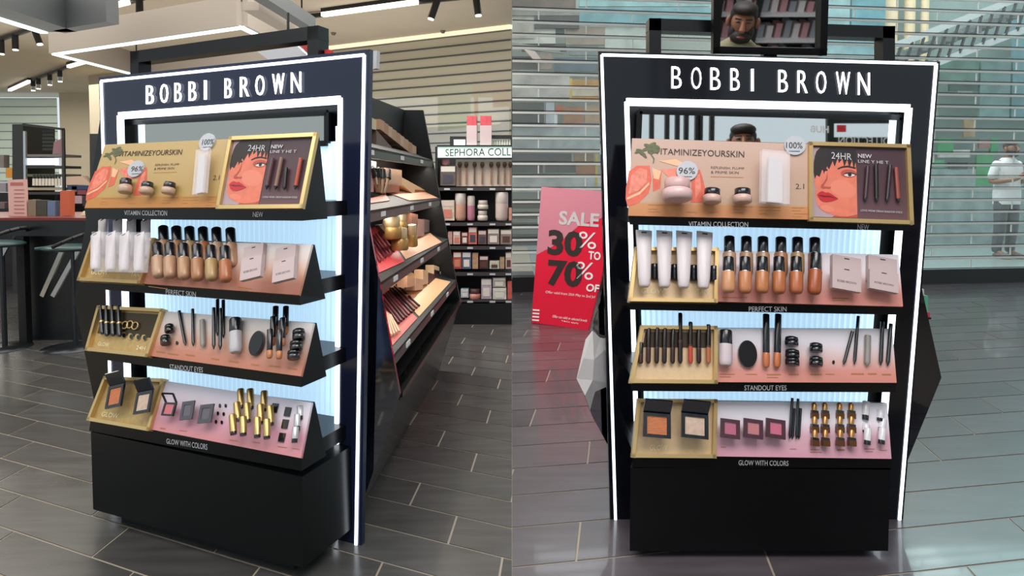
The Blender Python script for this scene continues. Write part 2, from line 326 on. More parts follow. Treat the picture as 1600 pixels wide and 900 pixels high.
# staircase of the mall
r = empty('mall_staircase', at_y(1500, 80, 12.2), 'grey mall staircase seen through the shutter at upper right', 'staircase')
for i in range(11):
    p = at_y(1395 + i * 19, 86 - i * 7.2, 12.0); mb = MB(); mb.box((p.x, 12.0, p.z - .09), (p.x + .3, 12.7, p.z)); obj('step', mb, mat('stair_grey', '#6f7776', .5), r)
for dz in (.2, -.42):
    a = at_y(1388, 92, 11.98); b = at_y(1608, 8, 11.98); mb = MB(); mb.bar(a + Vector((0, 0, dz)), b + Vector((0, 0, dz)), .04, .12, (0, 0, 1)); obj('stringer', mb, mat('stair_pale', '#b9c4c2', .4), r)
for i in range(12):
    p = at_y(1392 + i * 18, 90 - i * 6.9, 11.97); mb = MB(); mb.bar(p + Vector((0, 0, -.4)), p + Vector((.18, 0, .2)), .03, .05, (0, 1, 0)); obj('baluster', mb, mat('stair_dark', '#2f3536', .4), r)

# ------------------------------------------------------------------ products: unit meshes (width 1, height 1, viewer at -Y)
def unit(name, build):
    mb = MB(); build(mb); return mb.mesh(name)
def ringloft(mb, rings, n=14):
    vs = []; fs = []
    for z, rx, ry in rings:
        for i in range(n):
            t = 2 * math.pi * i / n; vs.append((rx * math.cos(t), ry * math.sin(t), z))
    for k in range(len(rings) - 1):
        for i in range(n): fs.append((k * n + i, k * n + (i + 1) % n, (k + 1) * n + (i + 1) % n, (k + 1) * n + i))
    mb.add(vs, fs, True); mb.add(vs[:n], [tuple(range(n))]); mb.add(vs[-n:], [tuple(range(n))])
def framebox(mb, x0, x1, z0, z1, t, y0, y1):
    mb.box((x0, y0, z0), (x1, y1, z0 + t)); mb.box((x0, y0, z1 - t), (x1, y1, z1)); mb.box((x0, y0, z0 + t), (x0 + t, y1, z1 - t)); mb.box((x1 - t, y0, z0 + t), (x1, y1, z1 - t))
def slab_y(mb, pts, y0, y1): mb.poly([(x, y0, z) for x, z in pts], (0, y1 - y0, 0))
KIND = {
 'foundation_bottle': [('glass_body', unit('glass_body', lambda m: m.lathe([(.2, 0), (.36, .015), (.46, .06), (.5, .14), (.5, .55), (.47, .575), (.3, .58)])), None),
                       ('collar', unit('collar', lambda m: m.lathe([(.36, .55), (.4, .56), (.4, .6), (.36, .61)])), silver),
                       ('cap', unit('cap', lambda m: m.lathe([(.37, .59), (.41, .6), (.41, .985), (.36, 1)])), capblk)],
 'concealer_bottle': [('glass_body', unit('glass_body', lambda m: m.lathe([(.2, 0), (.4, .02), (.5, .1), (.5, .24), (.4, .27)])), None), ('cap', unit('cap', lambda m: m.lathe([(.44, .27), (.48, .28), (.48, .99), (.42, 1)])), capblk)],
 'cream_tube': [('tube_body', unit('tube_body', lambda m: ringloft(m, [(.1, .34, .34), (.16, .38, .36), (.6, .44, .24), (.93, .5, .06), (1, .5, .05)])), frost),
                ('tube_cap', unit('tube_cap', lambda m: m.lathe([(.24, 0), (.33, .03), (.35, .1)])), frost),
                ('hang_slot', unit('hang_slot', lambda m: m.box((-.16, -.09, .945), (.16, .07, .965))), darkprint)],
 'pencil': [('barrel', unit('barrel', lambda m: m.lathe([(.5, .12), (.5, 1)], 10)), capblk), ('tip', unit('tip', lambda m: m.lathe([(.1, 0), (.5, .1), (.5, .12)], 10)), capblk)],
 'lip_tube': [('barrel', unit('barrel', lambda m: m.lathe([(.25, 0), (.5, .06), (.5, .4)], 10)), None), ('ring', unit('ring', lambda m: m.lathe([(.52, .4), (.52, .45)], 10)), gold),
              ('cap', unit('cap', lambda m: m.lathe([(.46, .45), (.46, .97), (.36, 1)], 10)), capblk)],
 'cream_jar': [('jar', unit('jar', lambda m: m.lathe([(.42, 0), (.5, .06), (.5, .45), (.4, .55)], 16)), None), ('lid', unit('lid', lambda m: m.lathe([(.42, .55), (.43, .57), (.43, .96), (.38, 1)], 16)), capblk)],
 'eyeshadow_pot': [('jar', unit('jar', lambda m: m.lathe([(.46, 0), (.5, .08), (.5, .5), (.44, .55)], 8)), None), ('lid', unit('lid', lambda m: m.lathe([(.48, .56), (.5, .6), (.46, .9), (.3, 1)], 8)), capblk)],
 'lotion_bottle': [('bottle_body', unit('bottle_body', lambda m: m.lathe([(.36, 0), (.44, .03), (.5, .12), (.5, .6)], 16)), None), ('cap', unit('cap', lambda m: m.lathe([(.48, .6), (.5, .62), (.5, .96), (.44, 1)], 16)), capblk)],
 'oval_compact': [('case', unit('case', lambda m: slab_y(m, ell(0, .5, .5, .5, 28), -.06, .08)), capblk), ('lid', unit('lid', lambda m: slab_y(m, ell(0, .5, .46, .465, 28), -.09, -.06)), mat('oval_lid', '#17171d', .2))],
 'powder_carton': [('carton', unit('carton', lambda m: m.box((-.5, -.1, 0), (.5, .1, 1))), pinkcard), ('hang_slot', unit('hang_slot', lambda m: m.box((-.09, -.108, .88), (.09, .05, .92))), darkprint),
                   ('lettering', unit('lettering', lambda m: text_mb(m, 'BOBBI BROWN', rect(-.33, .4, .33, .3), lambda a, b: Vector((a, -.103, b)))), darkprint)],
 'open_compact': [('case', unit('case', lambda m: framebox(m, -.5, .5, 0, 1, .13, -.1, .03)), capblk), ('powder_pan', unit('powder_pan', lambda m: m.box((-.36, -.06, .14), (.36, .02, .86))), None),
                  ('lid', unit('lid', lambda m: m.hexa([(-.5, -.03, 1), (.5, -.03, 1), (.5, -.45, 1.5), (-.5, -.45, 1.5), (-.5, .05, 1.04), (.5, .05, 1.04), (.5, -.38, 1.56), (-.5, -.38, 1.56)])), capblk)],
 'ring_compact': [('case', unit('case', lambda m: framebox(m, -.5, .5, 0, 1, .13, -.1, .03)), capblk), ('powder_pan', unit('powder_pan', lambda m: m.box((-.36, -.06, .14), (.36, .02, .86))), None),
                  ('lid', unit('lid', lambda m: [m.bar(a, b, .1, .1, (0, 1, 1)) for a, b in (((-.45, -.02, 1), (-.6, -.4, 1.6)), ((.45, -.02, 1), (.35, -.4, 1.6)), ((-.6, -.4, 1.6), (.35, -.4, 1.6)))]), capblk)],
 'blush_compact': [('case', unit('case', lambda m: framebox(m, -.5, .5, 0, 1, .2, -.09, .03)), None), ('powder_pan', unit('powder_pan', lambda m: m.box((-.3, -.05, .21), (.3, .02, .79))), None)],
 'lipstick': [('foot', unit('foot', lambda m: m.lathe([(.44, 0), (.46, .02), (.46, .13)], 12)), capblk), ('case', unit('case', lambda m: m.lathe([(.5, .13), (.5, .96), (.44, 1)], 12)), goldcase)],
 'lipstick_tester': [('foot', unit('foot', lambda m: m.box((-.5, -.4, 0), (.5, .4, .34))), mat('copper_foot', '#6a4426', .3, .6)), ('band', unit('band', lambda m: m.box((-.46, -.36, .34), (.46, .36, .5))), capblk),
                     ('bullet', unit('bullet', lambda m: m.lathe([(.36, .5), (.36, .9), (.2, 1)], 12)), mat('tester_gold', '#b98a56', .3, .8))],
 'lip_gloss': [('foot', unit('foot', lambda m: m.lathe([(.44, 0), (.46, .02), (.46, .25)], 12)), capblk), ('case', unit('case', lambda m: m.lathe([(.5, .25), (.5, .97), (.42, 1)], 12)), mat('gloss_case', '#b7b9bc', .25, .3))],
 'pump_carton': [('carton', unit('carton', lambda m: m.box((-.5, -.1, 0), (.5, .12, 1))), clear('sleeve', '#f2eef2', .3)), ('bottle_body', unit('bottle_body', lambda m: m.box((-.25, -.06, .02), (.25, .08, .86))), mat('lotion_grey', '#c9c5c8', .4))],
}
def mrow(a, b, wpx, plane, d):
    P0 = plane.at(*a, d); P1 = plane.at(*b, d); L = (P1 - P0).length; Z = (P1 - P0) / L
    Y = -plane.N; X = Y.cross(Z).normalized(); Y = Z.cross(X)
    w = wpx * (P0 - CAM).length / ray(*a).length
    m = Matrix.Identity(4)
    for i in range(3): m[i][0] = X[i] * w; m[i][1] = Y[i] * w; m[i][2] = Z[i] * L; m[i][3] = P0[i]
    return m
def prod(kind, plane, a, b, wpx, label, cat, group, tone=None, d=None, over=None, name=None):
    if d is None: d = .012 + wpx * .0011
    root = empty(name or kind, mrow(a, b, wpx, plane, d), label, cat, group)
    for nm, me, m in KIND[kind]:
        o = bpy.data.objects.new(nm, me); COL.objects.link(o); o.parent = root
        mm = (over or {}).get(nm) or m or tone
        if not me.materials: me.materials.append(mm)
        o.material_slots[0].link = 'OBJECT'; o.material_slots[0].material = mm
    return root
SKIN = [mat('foundation_%d' % i, c, .3) for i, c in enumerate(['#c08a62', '#b5764d', '#b07046', '#a8643a', '#a8603a', '#9a4f2c'])]
SKINP = [mat('foundation_pale_%d' % i, c, .3) for i, c in enumerate(['#b08e74', '#ab8468', '#a6805f', '#9f6f4c', '#a28458', '#a2623e'])]
# ------------------------------------------------------------------ kiosks
def kiosk(K, name_label, side, outer, inner, ledo, ledi, letters, lq, base, kick, mband, trays, frame_off=-.02):
    """side = 'L' or 'R'; every outline is given on the front plane K (picture corner points)"""
    o = K.o.copy(); X = K.X; Y = -K.N; m = Matrix.Identity(4)
    for i in range(3): m[i][0] = X[i]; m[i][1] = Y[i]; m[i][2] = (0, 0, 1)[i]; m[i][3] = o[i]
    r = empty('makeup_kiosk', m, name_label, 'display stand')
    w = lambda x, off, z: K.w(x, z, off)
    OU = outer; IN = inner     # local (x,z): TL TR BR BL
    mb = MB(); back = K.N * frame_off
    for a, b, c, d in ((OU[0], IN[0], IN[3], OU[3]), (IN[1], OU[1], OU[2], IN[2]), (OU[0], OU[1], IN[1], IN[0])):
        mb.poly([w(p[0], 0, p[1]) for p in (a, b, c, d)], back)
    obj('front_frame', mb, panelblk if side == 'L' else panelblkR, r)
    # rear carcass closing the recess, and jambs
    mb = MB(); D0, D1 = frame_off, -.075
    mb.poly([w(IN[0][0] - .03, D1, IN[0][1] + .03), w(IN[1][0] + .02, D1, IN[1][1] + .03), w(IN[2][0] + .02, D1, 0), w(IN[3][0] - .03, D1, 0)], K.N * -.02)
    for a, b, c, d in ((IN[0], IN[3], -.03, 0), (IN[1], IN[2], 0, .02)):
        mb.hexa([w(a[0] + c, -.021, a[1]), w(a[0] + d, -.021, a[1]), w(a[0] + d, D1, a[1]), w(a[0] + c, D1, a[1]), w(b[0] + c, -.021, 0), w(b[0] + d, -.021, 0), w(b[0] + d, D1, 0), w(b[0] + c, D1, 0)])
    obj('rear_panel', mb, black, r)
    lw = .0095
    for a, b in zip(ledo, ledo[1:]):
        mb = MB(); mb.bar(w(a[0], .0, a[1]), w(b[0], .0, b[1]), lw, .012, K.N); obj('led_strip', mb, led, r)
    for k, (a, b) in enumerate(zip(ledi, ledi[1:])):
        mb = MB(); mb.bar(w(a[0], -.004, a[1]), w(b[0], -.004, b[1]), .026 if k == 1 else .016, .02, K.N); obj('led_strip', mb, led, r)
    if side == 'L':
        for dx, dz in ((-.06, 0), (-1.175, 0)):
            mb = MB(); mb.bar(w(dx - .02, -.03, .05), w(dx - .02, -.03, 1.45), .012, .01, K.N); obj('led_strip', mb, ledblue, r)
    # letters, one part each
    word = 'BOBBIBROWN'
    for ch, (u0, u1) in zip(word, letters):
        mb = MB(); q = [bil(lq, u0, 0), bil(lq, u1, 0), bil(lq, u1, 1), bil(lq, u0, 1)]
        text_mb(mb, ch, q, lambda a, b: K.at(a, b, .004), bold=-.012, th=K.N * .006); obj('sign_letter', mb, letterm, r)
    # backlit ribbed panel
    z0 = .25; z1 = 1.4; n = 84; vs = []; fs = []
    ex = lambda a, b, z: b[0] + (a[0] - b[0]) * z / a[1]
    for i in range(n + 1):
        off = -.058 + (.006 if i % 2 else 0)
        for z in (z0, z1):
            xa, xb = ex(IN[0], IN[3], z) + .05, ex(IN[1], IN[2], z) - .042; vs.append(w(xa + (xb - xa) * i / n, off, z))
        if i: fs.append((2 * i - 2, 2 * i - 1, 2 * i + 1, 2 * i))
    mb = MB(); mb.add(vs, fs); obj('ribbed_backlight', mb, backlit, r)
    # mirror band and its black border
    mb = MB(); mb.poly([K.at(*p, -.05) for p in mband], K.N * -.01); obj('mirror_band', mb, mirror if side == 'R' else mat('mirror_glass_grey', '#a9aaa4', .02, 1.0), r)
    mb = MB(); q = [K.loc(*p, -.05) for p in mband]
    for a, b in zip(q, q[1:] + q[:1]): mb.bar(w(a[0], -.048, a[1]), w(b[0], -.048, b[1]), .02, .012, K.N)
    obj('mirror_border', mb, black, r)
    # base cabinet on a recessed plinth
    bx0, bx1, zb, zt, off = base; ins = .1 if side == 'R' else .0
    mb = MB(); mb.hexa([w(bx0, off, zb), w(bx1, off, zb), w(bx1 - ins * .3, -.07, zb), w(bx0 + ins, -.07, zb), w(bx0, off, zt), w(bx1, off, zt), w(bx1 - ins * .3, -.07, zt), w(bx0 + ins, -.07, zt)])
    obj('base_cabinet', mb, black, r)
    mb = MB(); mb.hexa([w(bx0 + kick, off - .05, 0), w(bx1 - kick, off - .05, 0), w(bx1 - kick, -.07, 0), w(bx0 + kick, -.07, 0), w(bx0 + kick, off - .05, zb), w(bx1 - kick, off - .05, zb), w(bx1 - kick, -.07, zb), w(bx0 + kick, -.07, zb)])
    obj('plinth', mb, blackm, r)
    planes = []
    for BLp, BRp, TRp, TLp, FBL, FBR, words in trays:
        a = K.loc(*BLp, .25); b = K.loc(*BRp, .25); c = K.loc(*TRp, .18); d = K.loc(*TLp, .18); e = K.loc(*FBL, .25); f = K.loc(*FBR, .25)
        A, B, C, D = w(a[0], .25, a[1]), w(b[0], .25, b[1]), w(c[0], .18, c[1]), w(d[0], .18, d[1])
        E, G = w(e[0], .25, e[1]), w(f[0], .25, f[1]); H = w(f[0], .13, f[1]); I = w(e[0] + (.055 if side == 'R' else 0), .13, e[1])
        Cb, Db = w(c[0], .165, c[1] - .002), w(d[0], .165, d[1] - .002)
        mb = MB(); mb.add([E, G, B, A, C, D, Cb, Db, H, I], [(0, 1, 2, 3), (3, 2, 4, 5), (5, 4, 6, 7), (7, 6, 8, 9), (9, 8, 1, 0), (1, 8, 6, 4, 2), (0, 3, 5, 7, 9)])
        sh = obj('shelf', mb, black, r)
        mb = MB(); zf = min(e[1], f[1]) + .02; zc = zf + .12
        mb.hexa([w(e[0] + .02, .15, zf), w(f[0] - .02, .15, zf), w(f[0] - .02, -.05, zf), w(e[0] + .02, -.05, zf), w(e[0] + .02, .15, zf + .05), w(f[0] - .02, .15, zf + .05), w(f[0] - .02, -.05, zf + .05), w(e[0] + .02, -.05, zf + .05)])
        obj('bracket', mb, black, sh)
        for t, q in words:
            mb = MB(); text_mb(mb, t, q, lambda x, y: K.at(x, y, .2515), bold=.005); obj('lettering', mb, greyprint, sh)
        pl = Pl((A + B) / 2, K.X, (C + D) / 2 - (A + B) / 2); planes.append(pl)
    return r, planes
def card_board(pl, q, rows, label, thick=.009, d=.010, group='tray cards'):
    """printed card on the tilted shelf; q = TL TR BR BL; rows = [(v, colour)] from top to bottom"""
    vs = []; cs = []; fs = []
    for v, c in rows:
        for u in (0, 1): vs.append(pl.at(*bil(q, u, v), d)); cs.append(lin(c))
    n = len(rows)
    for i in range(n - 1): fs.append((2 * i, 2 * i + 1, 2 * i + 3, 2 * i + 2))
    back = [v - pl.N * thick for v in vs]; k = len(vs)
    fs += [tuple(i + k for i in f[::-1]) for f in fs[:n - 1]]
    for i in range(n - 1): fs += [(2 * i, 2 * i + 2, 2 * i + 2 + k, 2 * i + k), (2 * i + 1, 2 * i + 1 + k, 2 * i + 3 + k, 2 * i + 3)]
    fs += [(0, k, k + 1, 1), (k - 2, k - 1, 2 * k - 1, 2 * k - 2)]
    mb = MB(); mb.add(vs + back, fs)
    return obj('display_card', mb, ombre, None, label, 'display card', colors=cs + cs)
def lines(mb, pl, q, specs, d):
    """fine print: thin rules inside quad q: (u0,v0,u1,v1)"""
    for u0, v0, u1, v1 in specs: mb.poly([pl.at(*bil(q, a, b), d) for a, b in ((u0, v0), (u1, v0), (u1, v1), (u0, v1))])
def gold_tray(pl, q, label, top=.55, words=None, backc=None):
    """gold card tray with raised rim; the upper part is a darker well"""
    n = sum((pl.at(*p) for p in q), Vector()) / 4
    r = empty('gold_tray', n, label, 'tray')
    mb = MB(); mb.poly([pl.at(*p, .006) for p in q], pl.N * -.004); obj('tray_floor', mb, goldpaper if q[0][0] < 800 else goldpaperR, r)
    pts = [pl.at(*p, .012) for p in q]
    loop_bars('rim', pts, .012, .024, pl.N, gold, r)
    if backc:
        mb = MB(); mb.poly([pl.at(*bil(q, u, v), .008) for u, v in ((.06, .08), (.95, .08), (.95, top), (.06, top))]); obj('well_panel', mb, backc, r)
    for t, (u0, v0, u1, v1) in words or []:
        mb = MB(); qq = [bil(q, u0, v0), bil(q, u1, v0), bil(q, u1, v1), bil(q, u0, v1)]
        text_mb(mb, t, qq, lambda x, y: pl.at(x, y, .0072), bold=.01); obj('lettering', mb, mat('pale_gold_print', '#e6d5ab', .4), r)
    return r
def vitamin_card(pl, q, label, side):
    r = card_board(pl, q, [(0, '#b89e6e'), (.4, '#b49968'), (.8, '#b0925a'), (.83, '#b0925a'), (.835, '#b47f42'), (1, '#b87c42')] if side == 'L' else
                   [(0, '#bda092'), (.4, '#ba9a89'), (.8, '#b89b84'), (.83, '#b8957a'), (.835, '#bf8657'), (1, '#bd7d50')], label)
    def P(x, y): u = (x - 70) / 1480.; v = (y - 60 - .0236 * (x - 70)) / 637.; return bil(q, u, v)
    def shape(name, polys, m, d):
        for i, p in enumerate(polys): mb = MB(); mb.poly([pl.at(*P(x, y), d + .00006 * i) for x, y in p]); obj(name, mb, m, r)
    E = .0106
    red = mat('grapefruit_red', '#c8303a' if side == 'R' else '#d0604a', .5, noise=.15, nscale=40); flesh = mat('grapefruit_flesh', '#dd7f6c', .5, noise=.2, nscale=70); pale = mat('grapefruit_pith', '#e9b08c', .5)
    shape('fruit_print', [[(55, 330), (120, 285), (225, 285), (245, 400), (228, 510), (150, 590), (60, 625), (40, 560), (38, 470)], [(575, 330), (640, 315), (668, 400), (690, 480), (690, 590), (570, 590)], [(250, 300), (325, 330), (320, 470), (260, 500)]], red, E)
    shape('fruit_flesh_print', [[(75, 370), (140, 305), (205, 320), (208, 420), (140, 490), (60, 520)], [(600, 370), (640, 350), (655, 480), (610, 560)], [(320, 320), (470, 300), (560, 420), (430, 420)]], flesh, E + .0004)
    shape('pith_print', [[(50, 548), (150, 500), (225, 420), (228, 440), (155, 520), (52, 566)], [(245, 300), (320, 330), (305, 400), (262, 390)], [(300, 245), (440, 230), (520, 275), (440, 285)]], pale, E + .0007)
    green = mat('herb_green', '#5b6144', .6, noise=.25, nscale=90)
    shape('herb_print', [ell(x, y, a, b, 9, t) for x, y, a, b, t in ((200, 120, 34, 15, .3), (240, 110, 34, 16, -.4), (270, 130, 34, 17, .2), (225, 145, 38, 17, .1), (185, 150, 32, 14, -.3), (270, 165, 36, 16, -.2), (135, 160, 32, 13, .2), (160, 185, 34, 14, .5), (115, 175, 22, 9, -.2), (225, 175, 26, 12, .4), (180, 205, 24, 10, .7))] + [[(210, 165), (216, 165), (262, 225), (258, 265), (250, 265), (254, 228)]], green, E + .0009)
    mb = MB(); text_mb(mb, 'VITAMINIZEYOURSKIN', [P(262, 140), P(1003, 160), P(1003, 212), P(262, 190)], lambda a, b: pl.at(a, b, E + .001)); obj('lettering', mb, darkprint, r)
    mb = MB(); text_mb(mb, 'REPLENISH, PLUMP', [P(730, 288), P(1005, 295), P(1005, 318), P(730, 312)], lambda a, b: pl.at(a, b, E)); obj('lettering', mb, darkprint, r); mb = MB(); text_mb(mb, '& PRIME SKIN', [P(730, 325), P(960, 330), P(960, 352), P(730, 348)], lambda a, b: pl.at(a, b, E))
    obj('lettering', mb, darkprint, r); mb = MB(); text_mb(mb, '2.1', [P(1430, 430), P(1500, 430), P(1500, 475), P(1430, 475)], lambda a, b: pl.at(a, b, E)); obj('lettering', mb, darkprint, r)
    mb = MB()
    for x0, y0, x1, h in ((730, 372, 1000, 5), (225, 605, 520, 6), (225, 640, 300, 5), (225, 662, 330, 4), (540, 665, 630, 6), (720, 668, 800, 5), (915, 620, 1085, 6), (915, 645, 980, 5), (915, 670, 1005, 6), (1135, 625, 1310, 6), (1135, 650, 1310, 5), (1135, 680, 1200, 5), (1400, 630, 1500, 5), (1400, 655, 1470, 5), (1420, 680, 1530, 5), (1400, 705, 1480, 5)):
        mb.poly([pl.at(*P(x, y), E) for x, y in ((x0, y0), (x1, y0 + .02 * (x1 - x0)), (x1, y0 + h + .02 * (x1 - x0)), (x0, y0 + h))])
    obj('fine_print', mb, tanprint, r, kind='stuff')
    badge = mat('badge_silver', '#b3b6bd', .4)
    for c, rad, t, nm in (((532, 330), 88, '96%', 'badge'), ((1418 if side == 'R' else 1285, 112), 88, '100%', 'badge')):
        mb = MB(); mb.poly([pl.at(*P(x, y), .0105) for x, y in ell(c[0], c[1], rad, rad * .92, 26)], pl.N * .006); bd = obj(nm, mb, badge, r)
        mb = MB(); text_mb(mb, t, [P(c[0] - 68, c[1] - 32), P(c[0] + 68, c[1] - 30), P(c[0] + 68, c[1] + 22), P(c[0] - 68, c[1] + 20)], lambda a, b: pl.at(a, b, .0172), bold=.004); mb.poly([pl.at(*P(x, y), .0172) for x, y in rect(c[0] - 45, c[1] + 42, c[0] + 45, c[1] + 47)]); obj('lettering', mb, darkprint, bd)
    return r
def face_card(pl, q, label, side):
    """gold framed picture: the printed face at left, dark field with slots at right"""
    r = card_board(pl, q, [(0, '#3a2630'), (.5, '#4a3038'), (1, '#5d4046')], label)
    pts = [pl.at(*p, .014) for p in q]
    loop_bars('gold_frame', pts, .013, .014, pl.N, gold, r)
    def P(x, y): return bil(q, .03 + .94 * (x - 285) / 580., .04 + .92 * (y - 35) / 425.)
    E = .0106
    def shape(name, p, m, k): mb = MB(); mb.poly([pl.at(*P(x, y), E + k * .0003) for x, y in p]); return obj(name, mb, m, r)
    lilac = mat('lilac_ground', '#a58f98', .5); skin = mat('printed_skin', '#d4735c', .5, noise=.1, nscale=30); skl = mat('printed_skin_light', '#d97e68', .5); skd = mat('printed_skin_shade', '#a84a3c', .5)
    hair = mat('printed_hair', '#1c1416', .5); lip = mat('printed_lip', '#b8202c', .4); lipd = mat('printed_lip_dark', '#6e1018', .4)
    shape('portrait_ground', rect(285, 35, 557, 460), lilac, 0)
    shape('portrait_neck', [(430, 440), (557, 420), (557, 460), (400, 460)], skd, 1)
    shape('portrait_skin', [(340, 110), (430, 80), (557, 90), (557, 437), (530, 446), (495, 452), (455, 453), (418, 449), (382, 440), (350, 427), (326, 410), (310, 390), (302, 368), (300, 345), (297, 322), (298, 300), (302, 286), (296, 270), (291, 245), (291, 220), (298, 195)], skin, 2)
    shape('portrait_cheek', ell(470, 285, 82, 52, 26, .25), skl, 3)
    shape('portrait_chin', ell(372, 408, 44, 20, 20, .2), skl, 3.2)
    shape('portrait_hair', [(296, 90), (306, 60), (332, 36), (557, 36), (557, 165), (552, 118), (540, 165), (530, 108), (512, 158), (500, 104), (480, 150), (470, 100), (447, 128), (440, 98), (420, 150), (408, 116), (385, 168), (372, 150), (352, 196), (345, 160), (325, 215), (306, 205), (296, 230), (288, 190), (289, 130)], hair, 4)
    shape('portrait_brow', [(438, 160), (470, 146), (505, 142), (553, 152), (553, 161), (505, 152), (470, 156), (440, 167)], hair, 5)
    shape('portrait_eyeshade', ell(507, 190, 50, 25, 22), skd, 4.4)
    shape('portrait_eye', ell(512, 198, 34, 11, 18), mat('printed_eye_white', '#d9c9c4', .5), 5.2)
    shape('portrait_iris', ell(514, 197, 12, 11, 14), hair, 6)
    shape('portrait_lash', [(470, 200), (490, 186), (520, 182), (556, 192), (556, 198), (520, 190), (492, 193)], hair, 6.4)
    shape('portrait_eye', ell(352, 166, 26, 8, 14, .3), hair, 6)
    shape('portrait_nose', [(376, 180), (366, 225), (350, 250), (334, 266), (332, 280), (346, 288), (366, 284), (392, 286), (398, 270), (388, 276), (366, 274), (350, 272), (358, 256), (374, 232)], skd, 5)
    shape('portrait_lips', [(310, 324), (322, 310), (340, 302), (352, 306), (362, 311), (378, 308), (398, 318), (420, 332), (441, 346), (420, 356), (396, 364), (368, 369), (345, 366), (326, 354), (316, 338)], lip, 6)
    shape('portrait_lip_line', [(314, 329), (340, 326), (362, 330), (384, 328), (438, 346), (384, 338), (360, 340), (338, 336)], lipd, 7)
    mb = MB(); f = lambda a, b: pl.at(a, b, E + .003)
    text_mb(mb, '24HR', [P(400, 62), P(528, 68), P(528, 108), P(400, 102)], f); obj('lettering', mb, greyprint, r); mb = MB(); text_mb(mb, 'NEW', [P(568, 68), P(655, 70), P(655, 94), P(568, 92)], f, bold=.02)
    obj('lettering', mb, greyprint, r); mb = MB(); text_mb(mb, 'LINE Y HE T', [P(568, 104), P(760, 108), P(760, 126), P(568, 122)], f); obj('lettering', mb, greyprint, r); mb = MB(); text_mb(mb, 'LONG WEAR CREAM SHADOW STICK', [P(578, 406), P(835, 412), P(835, 424), P(578, 418)], f)
    obj('lettering', mb, greyprint, r)
    return r

# ------------------------------------------------------------------ left kiosk (seen at an angle)
KL = vplane(fl(557, 851), -22)
def lp(K, *ps): return [K.loc(*p) for p in ps]
oL = [(-1.236, 1.684), (.074, 1.697), (.02, 0.0), (-1.228, 0.0)]
iL = [(-1.128, 1.53), (-.036, 1.543), (-.078, 0.0), (-1.124, 0.0)]
ledoL = [(-1.214, .005), (-1.218, 1.667), (.054, 1.679), (.0, .0)]
lediL = [(-1.119, .02), (-1.121, 1.524), (-.044, 1.536), (-.086, .01)]
LW_L = [(0, .045), (.09, .137), (.182, .223), (.273, .318), (.372, .384), (.504, .545), (.603, .657), (.702, .756), (.81, .884), (.93, .992)]
KIOSK_L, PL4 = kiosk(KL, 'black lit makeup kiosk seen at an angle, its grey mirror band empty of faces', 'L', oL, iL, ledoL, lediL, LW_L,
    [(230, 134), (473, 112), (473, 144), (230, 163)], (-.978, -.018, .055, .345, .25), .08, [(196, 192), (512, 176), (512, 224), (196, 234)],
    [((132, 325), (472, 323), (494, 211), (164, 226), (134, 342), (472, 345), [('VITAMIN COLLECTION', [(194, 329), (261, 329), (261, 337), (194, 336)]), ('NEW', [(395, 331), (411, 331), (411, 339), (395, 339)])]),
     ((127, 437), (467, 461), (487, 382), (150, 370), (128, 450), (469, 477), [('PERFECT SKIN', [(259, 452), (306, 456), (306, 464), (259, 460)])]),
     ((139, 546), (470, 588), (490, 505), (156, 480), (138, 559), (471, 605), [('STANDOUT EYES', [(265, 569), (317, 574), (317, 582), (265, 577)])]),
     ((142, 655), (470, 716), (487, 629), (167, 590), (139, 673), (471, 736), [('GLOW WITH COLORS', [(260, 685), (324, 694), (324, 703), (260, 693)])])])
# ------------------------------------------------------------------ right kiosk (seen head-on)
KR = vplane(fl(1182.5, 812), 0)
oR = [KR.loc(935, 80), KR.loc(1469, 96), (.545, 0.0), (-.546, 0.0)]
iR = [KR.loc(975, 153), KR.loc(1425, 165), (.452, 0.0), (-.446, 0.0)]
ledoR = [(-.527, .002), KR.loc(940, 86), KR.loc(1462, 100), (.53, .0)]
lediR = [(-.44, .01), KR.loc(979, 159), KR.loc(1421, 169), (.446, .01)]
LW_R = [(0, .05), (.1, .15), (.197, .246), (.298, .343), (.402, .414), (.54, .586), (.637, .686), (.731, .78), (.832, .9), (.942, 1)]
KIOSK_R, PR4 = kiosk(KR, 'black lit makeup kiosk seen head-on, faces reflected in its mirrors', 'R', oR, iR, ledoR, lediR, LW_R,
    [(1049, 104), (1358, 114), (1358, 149), (1049, 138)], (-.52, .342, .028, .31, .25), .05, [(999, 174), (1408, 184), (1406, 234), (997, 224)],
    [((982, 337), (1423, 348), (1418, 229), (988, 216), (984, 351), (1423, 361), [('VITAMIN COLLECTION', [(1076, 346), (1169, 347), (1169, 355), (1076, 354)]), ('NEW', [(1340, 350), (1358, 351), (1358, 359), (1340, 359)])]),
     ((984, 469), (1411, 479), (1404, 398), (992, 388), (984, 484), (1411, 492), [('PERFECT SKIN', [(1170, 479), (1229, 479), (1229, 487), (1170, 487)])]),
     ((986, 596), (1401, 598), (1394, 514), (1000, 512), (986, 611), (1400, 613), [('STANDOUT EYES', [(1163, 602), (1229, 602), (1229, 610), (1163, 610)])]),
     ((988, 712), (1393, 717), (1386, 630), (997, 625), (988, 730), (1393, 734), [('GLOW WITH COLORS', [(1154, 719), (1232, 720), (1232, 728), (1154, 727)])])])
LK, RK = 'angled kiosk', 'head-on kiosk'
